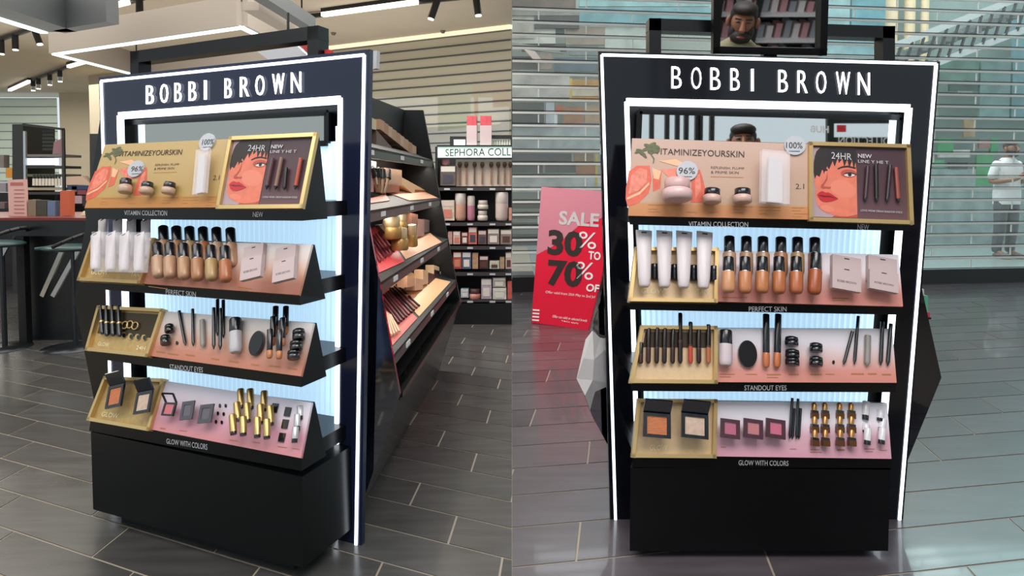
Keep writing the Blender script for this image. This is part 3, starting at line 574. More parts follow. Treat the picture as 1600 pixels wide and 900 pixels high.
# ------------------------------------------------------------------ printed cards and gold trays
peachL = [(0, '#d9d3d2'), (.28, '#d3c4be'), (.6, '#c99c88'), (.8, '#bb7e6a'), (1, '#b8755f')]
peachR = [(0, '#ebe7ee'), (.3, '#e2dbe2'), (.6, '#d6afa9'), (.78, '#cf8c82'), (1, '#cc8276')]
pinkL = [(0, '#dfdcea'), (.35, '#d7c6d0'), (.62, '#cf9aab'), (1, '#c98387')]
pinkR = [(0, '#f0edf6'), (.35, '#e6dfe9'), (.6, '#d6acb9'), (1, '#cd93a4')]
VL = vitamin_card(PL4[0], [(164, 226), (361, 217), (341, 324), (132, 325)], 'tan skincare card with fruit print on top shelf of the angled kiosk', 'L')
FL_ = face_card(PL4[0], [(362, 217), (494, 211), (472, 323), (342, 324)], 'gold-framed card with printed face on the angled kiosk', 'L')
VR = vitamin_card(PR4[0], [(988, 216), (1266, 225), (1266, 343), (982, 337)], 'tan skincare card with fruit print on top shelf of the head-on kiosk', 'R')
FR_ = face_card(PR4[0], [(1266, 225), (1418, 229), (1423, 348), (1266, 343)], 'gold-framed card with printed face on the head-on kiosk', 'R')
goldwords = [('GLOW', (.12, .76, .4, .86)), ('TAN', (.78, .76, .92, .86))]
gold_tray(PL4[1], [(150, 370), (244, 376), (221, 442), (127, 437)], 'gold tray with white cream tubes on the angled kiosk', words=goldwords)
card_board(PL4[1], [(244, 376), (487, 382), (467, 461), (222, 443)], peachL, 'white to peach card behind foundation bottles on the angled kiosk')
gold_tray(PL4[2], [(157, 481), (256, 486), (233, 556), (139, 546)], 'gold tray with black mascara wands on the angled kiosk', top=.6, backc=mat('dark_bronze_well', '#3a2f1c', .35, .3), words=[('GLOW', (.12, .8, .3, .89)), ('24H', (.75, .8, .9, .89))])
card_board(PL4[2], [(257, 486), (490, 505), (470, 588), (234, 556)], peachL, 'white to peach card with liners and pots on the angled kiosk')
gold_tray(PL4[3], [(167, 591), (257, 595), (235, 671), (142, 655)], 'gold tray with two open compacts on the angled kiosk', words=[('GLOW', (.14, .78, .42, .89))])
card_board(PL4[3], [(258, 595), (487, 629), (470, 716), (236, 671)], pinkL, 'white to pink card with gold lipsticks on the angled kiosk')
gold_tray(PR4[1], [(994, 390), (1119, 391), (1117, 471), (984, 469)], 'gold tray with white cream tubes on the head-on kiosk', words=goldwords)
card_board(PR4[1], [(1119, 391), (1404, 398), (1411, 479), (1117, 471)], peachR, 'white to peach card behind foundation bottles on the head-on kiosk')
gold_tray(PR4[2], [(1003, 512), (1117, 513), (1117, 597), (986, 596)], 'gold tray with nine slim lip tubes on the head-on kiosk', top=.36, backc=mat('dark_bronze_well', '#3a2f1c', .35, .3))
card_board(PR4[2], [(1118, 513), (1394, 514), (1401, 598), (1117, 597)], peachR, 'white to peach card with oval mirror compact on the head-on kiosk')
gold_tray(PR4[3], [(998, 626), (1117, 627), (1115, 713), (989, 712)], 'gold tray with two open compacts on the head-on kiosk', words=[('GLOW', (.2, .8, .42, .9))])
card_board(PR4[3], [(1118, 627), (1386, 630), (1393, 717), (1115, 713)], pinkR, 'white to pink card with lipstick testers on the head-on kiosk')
# small print on the peach and pink cards
for pl, par, bars in ((PL4[1], 'display_card.002', [(232, 447, 30, 1), (372, 448, 22, 1), (372, 451, 16, 1)]), (PL4[2], None, [(244, 548, 14, 2), (262, 551, 16, 2), (290, 553, 14, 2), (330, 559, 12, 2), (357, 563, 16, 2), (392, 568, 12, 2), (420, 570, 18, 2), (450, 574, 14, 2)]), (PL4[3], None, [(250, 668, 8, 2), (280, 672, 12, 1), (358, 687, 14, 1), (394, 690, 12, 1), (434, 697, 14, 1), (456, 700, 12, 1)]),
    (PR4[1], None, [(1128, 464, 40, 1), (1300, 465, 26, 2), (1300, 469, 20, 1)]), (PR4[2], None, [(1124, 584, 24, 1), (1124, 588, 18, 1), (1165, 584, 18, 1), (1198, 584, 22, 2), (1198, 589, 18, 1), (1232, 584, 16, 2), (1266, 584, 18, 2), (1290, 584, 14, 1), (1330, 583, 20, 2), (1356, 583, 14, 2), (1378, 584, 14, 2)]), (PR4[3], None, [(1126, 698, 8, 1), (1234, 701, 10, 1), (1266, 702, 14, 1), (1266, 706, 18, 1), (1308, 702, 12, 2), (1350, 701, 16, 1), (1352, 705, 12, 1), (1374, 703, 12, 1)])):
    cards = [o for o in COL.objects if o.name.startswith('display_card')]
    mb = MB()
    sl = .13 if pl in PL4 else .01
    for x, y, wd, h in bars: mb.poly([pl.at(a, b, .0112) for a, b in ((x, y), (x + wd, y + sl * wd), (x + wd, y + h + sl * wd), (x, y + h))])
    key = {id(PL4[1]): 'foundation bottles on the angled', id(PL4[2]): 'liners and pots on the angled', id(PL4[3]): 'gold lipsticks on the angled', id(PR4[1]): 'foundation bottles on the head-on', id(PR4[2]): 'oval mirror compact on the head-on', id(PR4[3]): 'lipstick testers on the head-on'}[id(pl)]
    parent = [o for o in cards if key in o.get('label', '')][0]
    obj('fine_print', mb, tanprint, parent, kind='stuff')
# ------------------------------------------------------------------ products on the left kiosk
P1, P2, P3, P4 = PL4
jl = mat('balm_jar', '#b79b86', .3)
for i, (a, b, wd) in enumerate([((195, 301), (197, 280), 20), ((228, 303), (231, 285), 20), ((262, 303), (266, 285), 20)]):
    prod('cream_jar', P1, a, b, wd, f'{["pale", "black-lidded", "black-lidded"][i]} cream jar, {ORD[i]} from left on the tan card, {LK}', 'jar', 'cream jars on the angled kiosk', jl)
prod('pump_carton', P1, (312, 303), (318, 233), 26, f'tall pale bottle in a clear sleeve on the tan card, {LK}', 'bottle', None)
for i, (a, b) in enumerate([((416, 296), (426, 247)), ((430, 297), (440, 246)), ((444, 297), (447, 262)), ((461, 296), (470, 247))]):
    prod('pencil', P1, a, b, 6, f'{["plum", "bronze", "black", "terracotta"][i]} shadow stick, {ORD[i]} from left beside printed face, {LK}', 'makeup stick', 'shadow sticks on the angled kiosk', over={'barrel': mat('stick_%d' % i, ['#5e4148', '#84665a', '#15141a', '#a8503c'][i], .3)})
for i, x in enumerate((150, 173, 194, 217)):
    prod('cream_tube', P2, (x, 422 + i), (x - .5 + 1.2 * i * .3, 364 + i * .3), 21, f'white cream tube, {ORD[i]} from left in the front row, {LK}', 'tube', 'front cream tubes on the angled kiosk', d=.06)
    prod('cream_tube', P2, (x + 10, 400 + i), (x + 11, 341 + i * .4), 20, f'white cream tube, {ORD[i]} from left in the back row, {LK}', 'tube', 'back cream tubes on the angled kiosk', d=.022)
mb = MB(); mb.poly([P2.at(*p, .085) for p in ((143, 362), (236, 363), (230, 426), (147, 424))], -P2.N * .003)
obj('acrylic_sheet', mb, glassy, None, 'clear acrylic sheet standing before white cream tubes, angled kiosk', 'sheet')
fb = [((248, 433), (245, 381)), ((266, 434), (265, 381)), ((288, 436), (286, 382)), ((309, 438), (307.5, 383)), ((331, 438), (329, 385)), ((353, 440), (351, 386))]
bb = [255, 275.5, 296, 317, 338, 360]
for i in range(6):
    prod('foundation_bottle', P2, *fb[i], 19, f'black-capped foundation bottle, {ORD[i]} from left in the front row, {LK}', 'bottle', 'front foundation bottles on the angled kiosk', SKINP[i], d=.045)
    prod('foundation_bottle', P2, (bb[i] + 3, 412 + i), (bb[i], 355 + i * .6), 19, f'black-capped foundation bottle, {ORD[i]} from left in the back row, {LK}', 'bottle', 'back foundation bottles on the angled kiosk', SKINP[(i + 2) % 6], d=.014)
for a, b, wd, t in [((396, 422), (399, 384), 37, 'back left'), ((393, 436), (396, 402), 39, 'front left'), ((446, 424), (449, 386), 38, 'back right'), ((444, 439), (446, 406), 40, 'front right')]:
    prod('powder_carton', P2, a, b, wd, f'{t} grey powder carton right of the foundation bottles, {LK}', 'carton', 'powder cartons on the angled kiosk', d=.075 if 'front' in t else .02)
for i, (a, b) in enumerate([((160, 522), (158, 478)), ((167, 525), (167, 478)), ((177, 525), (176, 478)), ((187, 526), (186, 478))]):
    prod('lip_tube', P3, a, b, 7.5, f'black mascara wand, {ORD[i]} from left in the gold tray, {LK}', 'mascara', 'mascara wands on the angled kiosk', capblk)
for i, (x, y) in enumerate([(194, 524), (205, 526), (216, 527), (226, 528)]):
    r = empty('well_ring', P3.at(x, y), f'gold well ring, {ORD[i]} from left beside the mascara wands, {LK}', 'ring', 'well rings on the angled kiosk')
    mb = MB(); mb.poly([P3.at(p, q, .006) for p, q in ell(x, y, 4, 5, 14)], P3.N * .004); obj('rim', mb, gold, r)
    mb = MB(); mb.poly([P3.at(p, q, .0105) for p, q in ell(x, y, 2.8, 3.8, 14)]); obj('well', mb, capblk, r)
for i, (x, y) in enumerate([(195, 508), (203, 507), (211, 509)]):
    mb = MB(); c = P3.at(x, y, .014); pts = [P3.at(p, q, .014) for p, q in ell(x, y, 4.4, 6, 14, .5)]; mb.path(pts + pts[:1], .0028, 6)
    obj('gold_ring', mb, gold, None, f'gold wire ring, {ORD[i]} of three above the wells in the gold tray, {LK}', 'ring', 'wire rings on the angled kiosk')
potm = mat('pot_black', '#17181c', .2, coat=.5)
def pots(pl, lst, k, where, g):
    for i, (a, b, wd) in enumerate(lst): prod('eyeshadow_pot', pl, a, b, wd, f'black eyeshadow pot, {ORD[i]} from top {where}, {k}', 'pot', g, potm)
pots(P3, [((265, 519), (264.5, 507), 14), ((259, 538), (258, 524), 15)], LK, 'at left of the peach card', 'left pots on the angled kiosk')
pots(P3, [((467, 531), (467, 514), 20), ((463, 547), (463, 532), 20), ((459, 561), (459, 547), 20)], LK, 'at right end of the peach card', 'right pots on the angled kiosk')
def dot(pl, x, y, rx, ry, label, g, m=capblk):
    mb = MB(); mb.poly([pl.at(p, q, .0105) for p, q in ell(x, y, rx, ry, 14)], pl.N * .0025); return obj('swatch_dot', mb, m, None, label, 'swatch', g)
dot(P3, 277, 536, 1.8, 3, f'tiny dark swatch beside the lower eyeshadow pot, {LK}', None)
prod('pencil', P3, (290, 540), (280, 486), 5, f'slanting dark eye pencil, first after the pots, {LK}', 'pencil', None)
prod('pencil', P3, (302, 541), (301, 483), 5, f'upright dark eye pencil left of the grey tube, {LK}', 'pencil', None)
prod('pencil', P3, (317, 543), (316, 500), 8, f'grey concealer tube standing on the peach card, {LK}', 'tube', None, over={'barrel': greytube, 'tip': greytube}, name='concealer_tube')
for i, (a, b, d) in enumerate([((334, 546), (334, 481), .03), ((340, 525), (340, 468), .014), ((344, 547), (345, 482), .03), ((349, 528), (349, 469), .014)]):
    prod('pencil', P3, a, b, 5.5, f'black liner, {ORD[i]} from left in the close bundle of four, {LK}', 'pencil', 'bundled liners on the angled kiosk', d=d, name='liner_pen')
wb = mat('white_bottle', '#b9b7bb', .35)
prod('lotion_bottle', P3, (368, 551), (368, 498), 19, f'white bottle with black cap beside the oval compact, {LK}', 'bottle', None, wb)
prod('oval_compact', P3, (397, 556), (405, 517), 27, f'black oval compact on the peach card, {LK}', 'compact', None, d=.02)
mini = [((421, 560), (422, 515), .05, 'front left'), ((436, 561), (437, 516), .05, 'front right'), ((426, 540), (427, 495), .03, 'middle left'), ((441, 541), (442, 497), .03, 'middle right'), ((430, 522), (431, 479), .012, 'back left'), ((446, 523), (447, 479), .012, 'back right')]
for a, b, d, t in mini: prod('concealer_bottle', P3, a, b, 10, f'{t} small concealer bottle in the six-bottle block, {LK}', 'bottle', 'concealer bottles on the angled kiosk', SKIN[2], d=d, name='concealer_bottle')
cop = mat('copper_powder', '#b86c42', .5, noise=.25, nscale=6, stretch=(1, 1, 6)); chp = mat('champagne_powder', '#c2a896', .45, noise=.15, nscale=5)
prod('open_compact', P4, (178, 637), (184, 602), 31, f'open compact with copper powder in the gold tray, {LK}', 'compact', None, cop)
prod('open_compact', P4, (222, 646), (228, 612), 31, f'open compact with champagne powder in the gold tray, {LK}', 'compact', None, chp)
prod('ring_compact', P4, (262, 650), (268, 629), 24, f'open compact with pink blush on the pink card, {LK}', 'compact', None, mat('pink_blush', '#c06a72', .5))
prod('blush_compact', P4, (291, 656), (296, 627), 24, f'square grey compact, left of the closed pair, {LK}', 'compact', None, mat('smoke_case', '#4d4a52', .35), over={'powder_pan': mat('smoke_pan', '#5f5c64', .3)})
prod('blush_compact', P4, (320, 661), (325, 632), 26, f'square grey compact, right of the closed pair, {LK}', 'compact', None, mat('smoke_case', '#4d4a52', .35), over={'powder_pan': mat('smoke_pan', '#5f5c64', .3)})
for i, (x, y) in enumerate([(344, 634), (353, 634), (341, 646), (350, 647), (338, 659), (347, 660)]):
    dot(P4, x, y, 1.7, 3, f'dark swatch dot, {["left", "right"][i % 2]} one in the {["top", "middle", "bottom"][i // 2]} row before the lipsticks, {LK}', 'swatch dots on the angled kiosk')
rows = [('front', [((365, 679), (363, 648)), ((380, 681), (380, 651)), ((402, 684), (402, 652)), ((417, 686), (417, 655))], .05), ('middle', [((372, 658), (370, 629)), ((387, 660), (386, 630)), ((407, 663), (407, 632)), ((423, 665), (422, 634))], .03), ('back', [((377, 638), (376, 608)), ((392, 640), (391, 608)), ((412, 643), (413, 611))], .012)]
for t, ls, d in rows:
    for i, (a, b) in enumerate(ls): prod('lipstick', P4, a, b, 11, f'gold-cased lipstick, {ORD[i]} from left in the {t} row, {LK}', 'lipstick', 'gold lipsticks on the angled kiosk', d=d)
for i, (x, y) in enumerate([(430, 637), (450, 643), (446, 662), (441, 683)]):
    mb = MB(); mb.poly([P4.at(p, q, .0105) for p, q in ((x - 3, y - 7), (x + 6, y - 6), (x + 3, y + 8), (x - 6, y + 7))], P4.N * .004)
    obj('colour_chip', mb, potm, None, f'black colour chip, {["behind the gold lipsticks", "topmost beside the silver glosses", "middle beside the silver glosses", "lowest beside the silver glosses"][i]}, {LK}', 'chip', 'colour chips on the angled kiosk')
for i, (a, b, d) in enumerate([((469, 656), (469, 634), .012), ((464, 673), (465, 647), .02), ((460, 692), (462, 667), .03)]):
    prod('lip_gloss', P4, a, b, 10, f'silver lip gloss, {ORD[i]} from top at right end of the pink card, {LK}', 'lip gloss', 'silver glosses on the angled kiosk', d=d)
# ------------------------------------------------------------------ products on the right kiosk
P1, P2, P3, P4 = PR4
jr = mat('balm_jar_pink', '#c9a79c', .3)
prod('cream_jar', P1, (1058, 313), (1058, 280), 46, f'large pale pink cream jar under the 96% badge, {RK}', 'jar', 'cream jars on the head-on kiosk', mat('jar_rose', '#d2b3b3', .3), over={'lid': mat('rose_lid', '#c9a3a2', .35)})
prod('cream_jar', P1, (1112, 317), (1113, 295), 28, f'black-lidded cream jar, left of the small pair, {RK}', 'jar', 'cream jars on the head-on kiosk', jr)
prod('cream_jar', P1, (1160, 317), (1160, 295), 28, f'black-lidded cream jar, right of the small pair, {RK}', 'jar', 'cream jars on the head-on kiosk', jr)
prod('pump_carton', P1, (1210, 318), (1211, 236), 44, f'tall pale bottle in a clear sleeve on the tan card, {RK}', 'bottle', None)
for i, (a, b) in enumerate([((1352, 315), (1356, 260)), ((1370, 316), (1369, 257)), ((1386, 316), (1391, 258)), ((1404, 317), (1400, 262))]):
    prod('pencil', P1, a, b, 6, f'{["brown", "black", "dark", "terracotta"][i]} shadow stick, {ORD[i]} from left beside printed face, {RK}', 'makeup stick', 'shadow sticks on the head-on kiosk', over={'barrel': mat('stickr_%d' % i, ['#33222a', '#121117', '#241a20', '#8e4236'][i], .3)})
for i, x in enumerate((1007, 1038, 1068, 1099)):
    prod('cream_tube', P2, (x, 448 + i * .8), (x + [-1, 0, 1, 2][i], 360 + i * .7), 26, f'white cream tube, {ORD[i]} from left in the gold tray, {RK}', 'tube', 'cream tubes on the head-on kiosk', d=.045)
    prod('lotion_bottle', P2, (x + 16, 437 + i), (x + 16, 413 + i), 13, f'black tester cap behind the cream tubes, {ORD[i]} from left, {RK}', 'tester', 'tester caps on the head-on kiosk', capblk, d=.012, name='tester_pot')
fr = [((1138, 457), (1138, 402)), ((1164, 458), (1164, 402)), ((1190.5, 458), (1191, 402)), ((1217, 459), (1217, 402)), ((1244, 459), (1244, 402)), ((1272, 460), (1275, 396))]
br = [1139.5, 1166, 1192, 1220, 1246, 1273]
for i in range(6):
    prod('foundation_bottle', P2, *fr[i], 20.5, f'black-capped foundation bottle, {ORD[i]} from left in the front row, {RK}', 'bottle', 'front foundation bottles on the head-on kiosk', SKIN[i], d=.05)
    prod('foundation_bottle', P2, (br[i], 431), (br[i], 370 + i * .5), 20.5, f'black-capped foundation bottle, {ORD[i]} from left in the back row, {RK}', 'bottle', 'back foundation bottles on the head-on kiosk', SKINP[i], d=.014)
for a, b, wd, t in [((1321, 440), (1321, 402), 44, 'back left'), ((1321, 454), (1321, 419), 44, 'front left'), ((1377, 442), (1377, 403), 44, 'back right'), ((1379, 455), (1379, 425), 44, 'front right')]:
    prod('powder_carton', P2, a, b, wd, f'{t} dusty pink powder carton right of the foundation bottles, {RK}', 'carton', 'powder cartons on the head-on kiosk', d=.05 if 'front' in t else .02)
tips = ['#3a1f1c', '#3a1f1c', '#2a1516', '#2a1516', '#2e1717', '#241214', '#b2402c', '#2a1516', '#a8613e']
for i, (x, t) in enumerate([(1001, 535), (1013, 513), (1026, 512), (1038, 513), (1051, 514), (1063, 489), (1079, 503), (1092, 515), (1107, 507)]):
    prod('lip_tube', P3, (x, 568), (x + (1 if i < 5 else 0), t), 7.5, f'slim lip tube, {ORD[i]} from left in the gold tray, {RK}', 'lip tube', 'lip tubes on the head-on kiosk', mat('lip_tip_%d' % i, tips[i], .3), over={'cap': mat('brown_black_cap', '#1d1113', .25), 'ring': mat('dark_ring', '#3a2a22', .3)})
prod('lotion_bottle', P3, (1134, 571), (1134, 516), 20, f'white bottle with black cap beside the oval compact, {RK}', 'bottle', None, mat('white_bottle_rose', '#cbbdc2', .35))
prod('oval_compact', P3, (1168, 574), (1168, 532), 29, f'black oval compact on the peach card, {RK}', 'compact', None, d=.02)
for a, b, t in [((1197, 574), (1197, 491), 'left'), ((1214, 574), (1216, 491), 'right')]:
    prod('concealer_bottle', P3, a, b, 11, f'tall slim concealer bottle, {t} of the pair beside the oval compact, {RK}', 'bottle', 'concealer bottles on the head-on kiosk', mat('concealer_orange', '#b8693f', .3), name='concealer_bottle')
pots(P3, [((1237, 540), (1237, 526), 21), ((1238, 559), (1238, 546), 22), ((1238, 571), (1238, 559), 22)], RK, 'in the stack of three', 'middle pots on the head-on kiosk')
pots(P3, [((1275, 550), (1275, 536), 20), ((1275, 572), (1275, 557), 21)], RK, 'in the stack of two', 'right pots on the head-on kiosk')
dot(P3, 1302, 566, 2, 3, f'tiny dark swatch beside the stack of two pots, {RK}', None)
prod('pencil', P3, (1318, 570), (1332, 518), 5, f'slanting dark eye pencil right of the tiny swatch, {RK}', 'pencil', None)
prod('pencil', P3, (1335, 570), (1341, 494), 5, f'long dark eye pencil left of the grey tube, {RK}', 'pencil', None)
prod('pencil', P3, (1355, 571), (1356, 524), 9, f'grey concealer tube standing on the peach card, {RK}', 'tube', None, over={'barrel': greytube, 'tip': greytube}, name='concealer_tube')
prod('pencil', P3, (1376, 571), (1379, 503), 6, f'black liner, left of the pair at the right end, {RK}', 'pencil', 'liners on the head-on kiosk', name='liner_pen')
prod('pencil', P3, (1387, 572), (1392, 506), 6, f'black liner, right of the pair at the right end, {RK}', 'pencil', 'liners on the head-on kiosk', name='liner_pen')
prod('open_compact', P4, (1026, 684), (1026, 646), 43, f'open compact with copper powder in the gold tray, {RK}', 'compact', None, cop)
prod('open_compact', P4, (1085, 685), (1085, 647), 42, f'open compact with champagne powder in the gold tray, {RK}', 'compact', None, chp)
for i, x in enumerate((1140.5, 1176.5, 1211.5)):
    prod('blush_compact', P4, (x, 685), (x, 655), 30, f'square blush compact, {ORD[i]} from left on the pink card, {RK}', 'compact', 'blush compacts on the head-on kiosk', mat('plum_case', '#4a2f3a', .3), over={'powder_pan': mat('blush_pan_%d' % i, ['#b0627a', '#b57478', '#c0647c'][i], .5)})
for i, (a, b) in enumerate([((1234, 686), (1238, 622)), ((1238, 686), (1241, 638)), ((1244.5, 686), (1247, 623)), ((1248, 686), (1251, 638))]):
    prod('pencil', P4, a, b, 4.5, f'black lip pencil, {ORD[i]} from left of four before the lipsticks, {RK}', 'pencil', 'lip pencils on the head-on kiosk', d=.014 if i % 2 else .02, name='lip_pencil')
for r_, (y0, y1, t, d) in enumerate([(697, 671, 'front', .03), (676, 650, 'middle', .022), (654, 629, 'back', .014)]):
    for i, x in enumerate((1272.5, 1289, 1312, 1330)):
        prod('lipstick_tester', P4, (x + .5 * (2 - r_), y0), (x + .5 * (2 - r_) - .5, y1), 11, f'gold lipstick tester, {ORD[i]} from left in the {t} row, {RK}', 'lipstick', 'lipstick testers on the head-on kiosk', d=d)
cg = mat('clear_gloss', '#d8d6da', .2)
for a, b, t in [((1355, 695), (1356, 669), 'front left'), ((1353, 676), (1353, 662), 'middle left'), ((1352, 656), (1353, 627), 'back left'), ((1377, 694), (1379, 669), 'front right'), ((1377, 674), (1380, 654), 'middle right'), ((1375, 658), (1376, 640), 'back right')]:
    prod('lip_gloss', P4, a, b, 10.5, f'{t} clear lip gloss at the right end of the pink card, {RK}', 'lip gloss', 'clear glosses on the head-on kiosk', over={'case': cg}, d=.03 if 'front' in t else .014)

# ------------------------------------------------------------------ gondola behind the left kiosk
def sl(name, P, px, dep, m, label=None, cat=None, group=None, parent=None, d=0.):
    mb = MB(); mb.poly([P.at(*p, d) for p in px], -P.N * dep); return obj(name, mb, m, parent, label, cat, group)
NP = lambda x, y: KL.at(x, y, -.1)
G = empty('product_gondola', fl(600, 700), 'black hexagonal makeup gondola behind the angled kiosk', 'gondola')
YN = 2.34; NP = lambda x, y: at_y(x, y, YN)
mb = MB(); mb.poly([at_y(*p, 2.24) for p in ((562, 290), (567, 300), (625, 617), (563, 795), (561, 790))], (0, .02, 0)); obj('mirror_end_panel', mb, floormirror, G)
mb = MB(); mb.poly([KL.at(*p, -.11) for p in ((330, 150), (400, 760), (200, 740), (150, 640), (116, 470), (160, 160))], -KL.N * .02); obj('side_panel', mb, black, G)
Nt, Nv, Nb = NP(528, 112), NP(625, 617), NP(563, 795); YF = 4.19
Ft, Fv, Fb = at_y(661, 172, YF), at_y(719, 471, YF), at_y(684, 588, YF)
L_ = Vector((-1, -.05, 0)).normalized()
mb = MB(); q = [Ft, Fv, Fb, Fb + L_ * .9, Fv + L_ * 1.3, Ft + L_ * .8]; mb.poly(q, (0, .03, 0)); obj('end_panel', mb, black, G)
mb = MB(); mb.poly([Nv, Fv, Fb, Nb], L_ * .05); mb.bar(Nv, Fv, .02, .02, (0, 0, 1)); obj('base_panel', mb, mat('gondola_base', '#1a1917', .22), G)
i0, i1 = Nt + (Ft - Nt) * .12 + L_ * .12, Ft + L_ * .12; j0, j1 = Nv + (Fv - Nv) * .14 + L_ * .42, Fv + L_ * .42
mb = MB(); mb.poly([i0, i1, j1, j0], L_ * .03); mb.poly([j0, j1, Fv, Nv], (0, 0, -.02)); obj('back_board', mb, blackm, G)
fasc = mat('shelf_fascia_grey', '#4a4a45', .35)
AX = (Fv - Nv); AX.z = 0
def lerp_edge(z, T_, V): t = (z - V.z) / (T_.z - V.z); return V + (T_ - V) * t
GS = []
for k, z in enumerate((1.40, 1.15, .885, .615)):
    n, f = lerp_edge(z, Nt, Nv), lerp_edge(z, Ft, Fv)
    n = n + (f - n) * .01
    up = Vector((0, 0, .13)); bk = L_ * .33
    mb = MB(); mb.poly([n, f, f + bk + up, n + (f - n) * .12 + bk + up], (0, 0, -.012)); s = obj('shelf', mb, blackm, G)
    mb = MB(); mb.hexa([n, f, f + L_ * .015, n + L_ * .015, n + Vector((0, 0, -.045)), f + Vector((0, 0, -.045)), f + L_ * .015 + Vector((0, 0, -.045)), n + L_ * .015 + Vector((0, 0, -.045))]); obj('fascia', mb, fasc, s)
    for t in (.12, .45, .75):
        c = n + (f - n) * t + Vector((.003, 0, -.022)); mb = MB(); mb.bar(c, c + AX.normalized() * .07, .004, .02, (0, 0, 1)); obj('price_tag', mb, white, s)
    P = Pl(n + L_ * .1 + up * .3, AX, (0, 0, 1)); P.slope = Pl(n, AX, up + bk); GS.append(P)
tone = lambda h, r=.45: mat('tone_' + h, h, r)
def gcard(k, px, col, label, group=None, dd=.004):
    P = GS[k].slope; mb = MB(); mb.poly([P.at(*p, dd) for p in px], -P.N * .003); return obj('tester_card', mb, tone(col), None, label, 'tester card', group)
# slim light strips under the gondola shelves
gst = mat('shelf_strip', '#fff2e2', .4, emit=2.5, ecol='#ffe9d2')
for k in range(3):
    P = GS[k]; n_ = lerp_edge((1.40, 1.15, .885)[k], Nt, Nv); f_ = lerp_edge((1.40, 1.15, .885)[k], Ft, Fv)
    mb = MB(); mb.bar(n_ + L_ * .03 + Vector((0, 0, -.03)), f_ + L_ * .03 + Vector((0, 0, -.03)), .015, .01, (0, 0, 1)); obj('light_strip', mb, gst, G)
    c = (n_ + f_) / 2 + L_ * .04 + Vector((0, 0, -.045)); area('gondola_strip_glow', c, .03, 2.6, (1.0, .93, .85), (0, math.radians(-25), math.atan2(AX.y, AX.x) - math.pi / 2), sizey=1.7)
# top shelf
sl('riser_box', GS[0], [(588, 203), (626, 246), (588, 247)], .1, tone('#6a5146'), 'brown wedge riser under tan cartons on gondola top shelf', 'riser')
for i in range(9):
    x = 594 + i * 6.2; y = 203 + i * 4.9; sl('carton', GS[0], [(x, y - 17), (x + 7, y - 13), (x + 7, y + 4), (x, y - 1)], .06, tone(['#c79a78', '#b98a68', '#d2ab8b'][i % 3]), f'small tan carton, {ORD[i]} from near end on gondola top shelf', 'carton', 'tan cartons on the gondola top shelf')
sl('shelf_talker', GS[0], [(576, 182), (588, 187), (588, 203), (576, 200)], .02, tone('#d8cda6'), 'cream price talker at the near end of gondola top shelf', 'price card')
# second shelf
gcard(1, [(572, 312), (602, 303), (609, 313), (573, 318)], '#c07a6c', 'pink tester card at near end of gondola second shelf'); gcard(1, [(604, 300), (640, 288), (684, 309), (640, 313)], '#d69f80', 'peach tester card at far end of gondola second shelf')
for i, (x, y) in enumerate([(588, 299), (592, 300), (596, 302), (600, 303)]):
    r = empty('makeup_brush', GS[1].at(x, y), f'black makeup brush, {ORD[i]} from left in the bunch on the gondola', 'brush', 'makeup brushes on the gondola'); a = GS[1].at(x, y); b = GS[1].at(x - 5 + i * 3.5, y - 24); c = GS[1].at(x - 8 + i * 5, y - 38)
    mb = MB(); mb.tube(a, b, .008, .01); obj('handle', mb, tone('#8a6a52'), r); mb = MB(); mb.tube(b, c, .018, .012); obj('bristles', mb, blackm, r)
sl('carton', GS[1], [(600, 262), (628, 266), (628, 290), (604, 288)], .05, tone('#c9a183'), 'tan carton block behind brushes on the gondola', 'carton')
sl('carton', GS[1], [(626, 276), (664, 297), (645, 302), (627, 288)], .07, tone('#e0bb90'), 'long pale carton lying at far end of gondola second shelf', 'carton'); sl('carton', GS[1], [(578, 250), (588, 253), (588, 262), (577, 262)], .04, tone('#e3ddd0'), 'white carton at near end of gondola second shelf', 'carton')
sl('carton', GS[1], [(602, 289), (624, 286), (624, 300), (604, 301)], .04, tone('#a9613c'), 'terracotta carton between brushes and pale carton on the gondola', 'carton')
for i, (x0, y0, x1, y1, c) in enumerate([(574, 262, 584, 300, '#b9897a'), (648, 296, 668, 306, '#b5654a'), (611, 266, 620, 285, '#d6b294'), (584, 268, 592, 288, '#d2c4ae')]):
    sl('carton', GS[1], [(x0, y0), (x1, y0 + 2), (x1, y1), (x0, y1)], .05, tone(c), f'{["rose", "rust", "sand", "cream"][i]} carton among the goods on gondola second shelf', 'carton', 'cartons on the gondola second shelf', d=-.02 * (i == 2))
# third shelf
gcard(2, [(573, 352), (592, 350), (632, 408), (583, 430), (574, 385)], '#d0474c', 'red pencil tester card on gondola third shelf'); gcard(2, [(634, 405), (612, 372), (672, 364), (690, 378)], '#d8a582', 'peach tester card under gold jars on the gondola')
for i in range(8):
    a = GS[2].slope.at(572 + i * 4, 372 - i * 2.6 + 4, .012); b = GS[2].slope.at(594 + i * 4.2, 408 - i * 3, .012); mb = MB(); mb.tube(a, b, .006); obj('lip_pencil', mb, tone(['#7d2f3a', '#9c4a4e', '#5e2530'][i % 3]), None, f'lip pencil, {ORD[i]} from near end on the red gondola card', 'pencil', 'pencils on the red gondola card')
sl('mascara', GS[2], [(592, 352), (598, 350), (632, 393), (628, 396)], .02, blackm, 'long black mascara lying beside the gold jars on the gondola', 'mascara')
gj = mat('gold_jar', '#b58d52', .35, .4); gl = mat('gold_lid', '#cdb389', .35, .3)
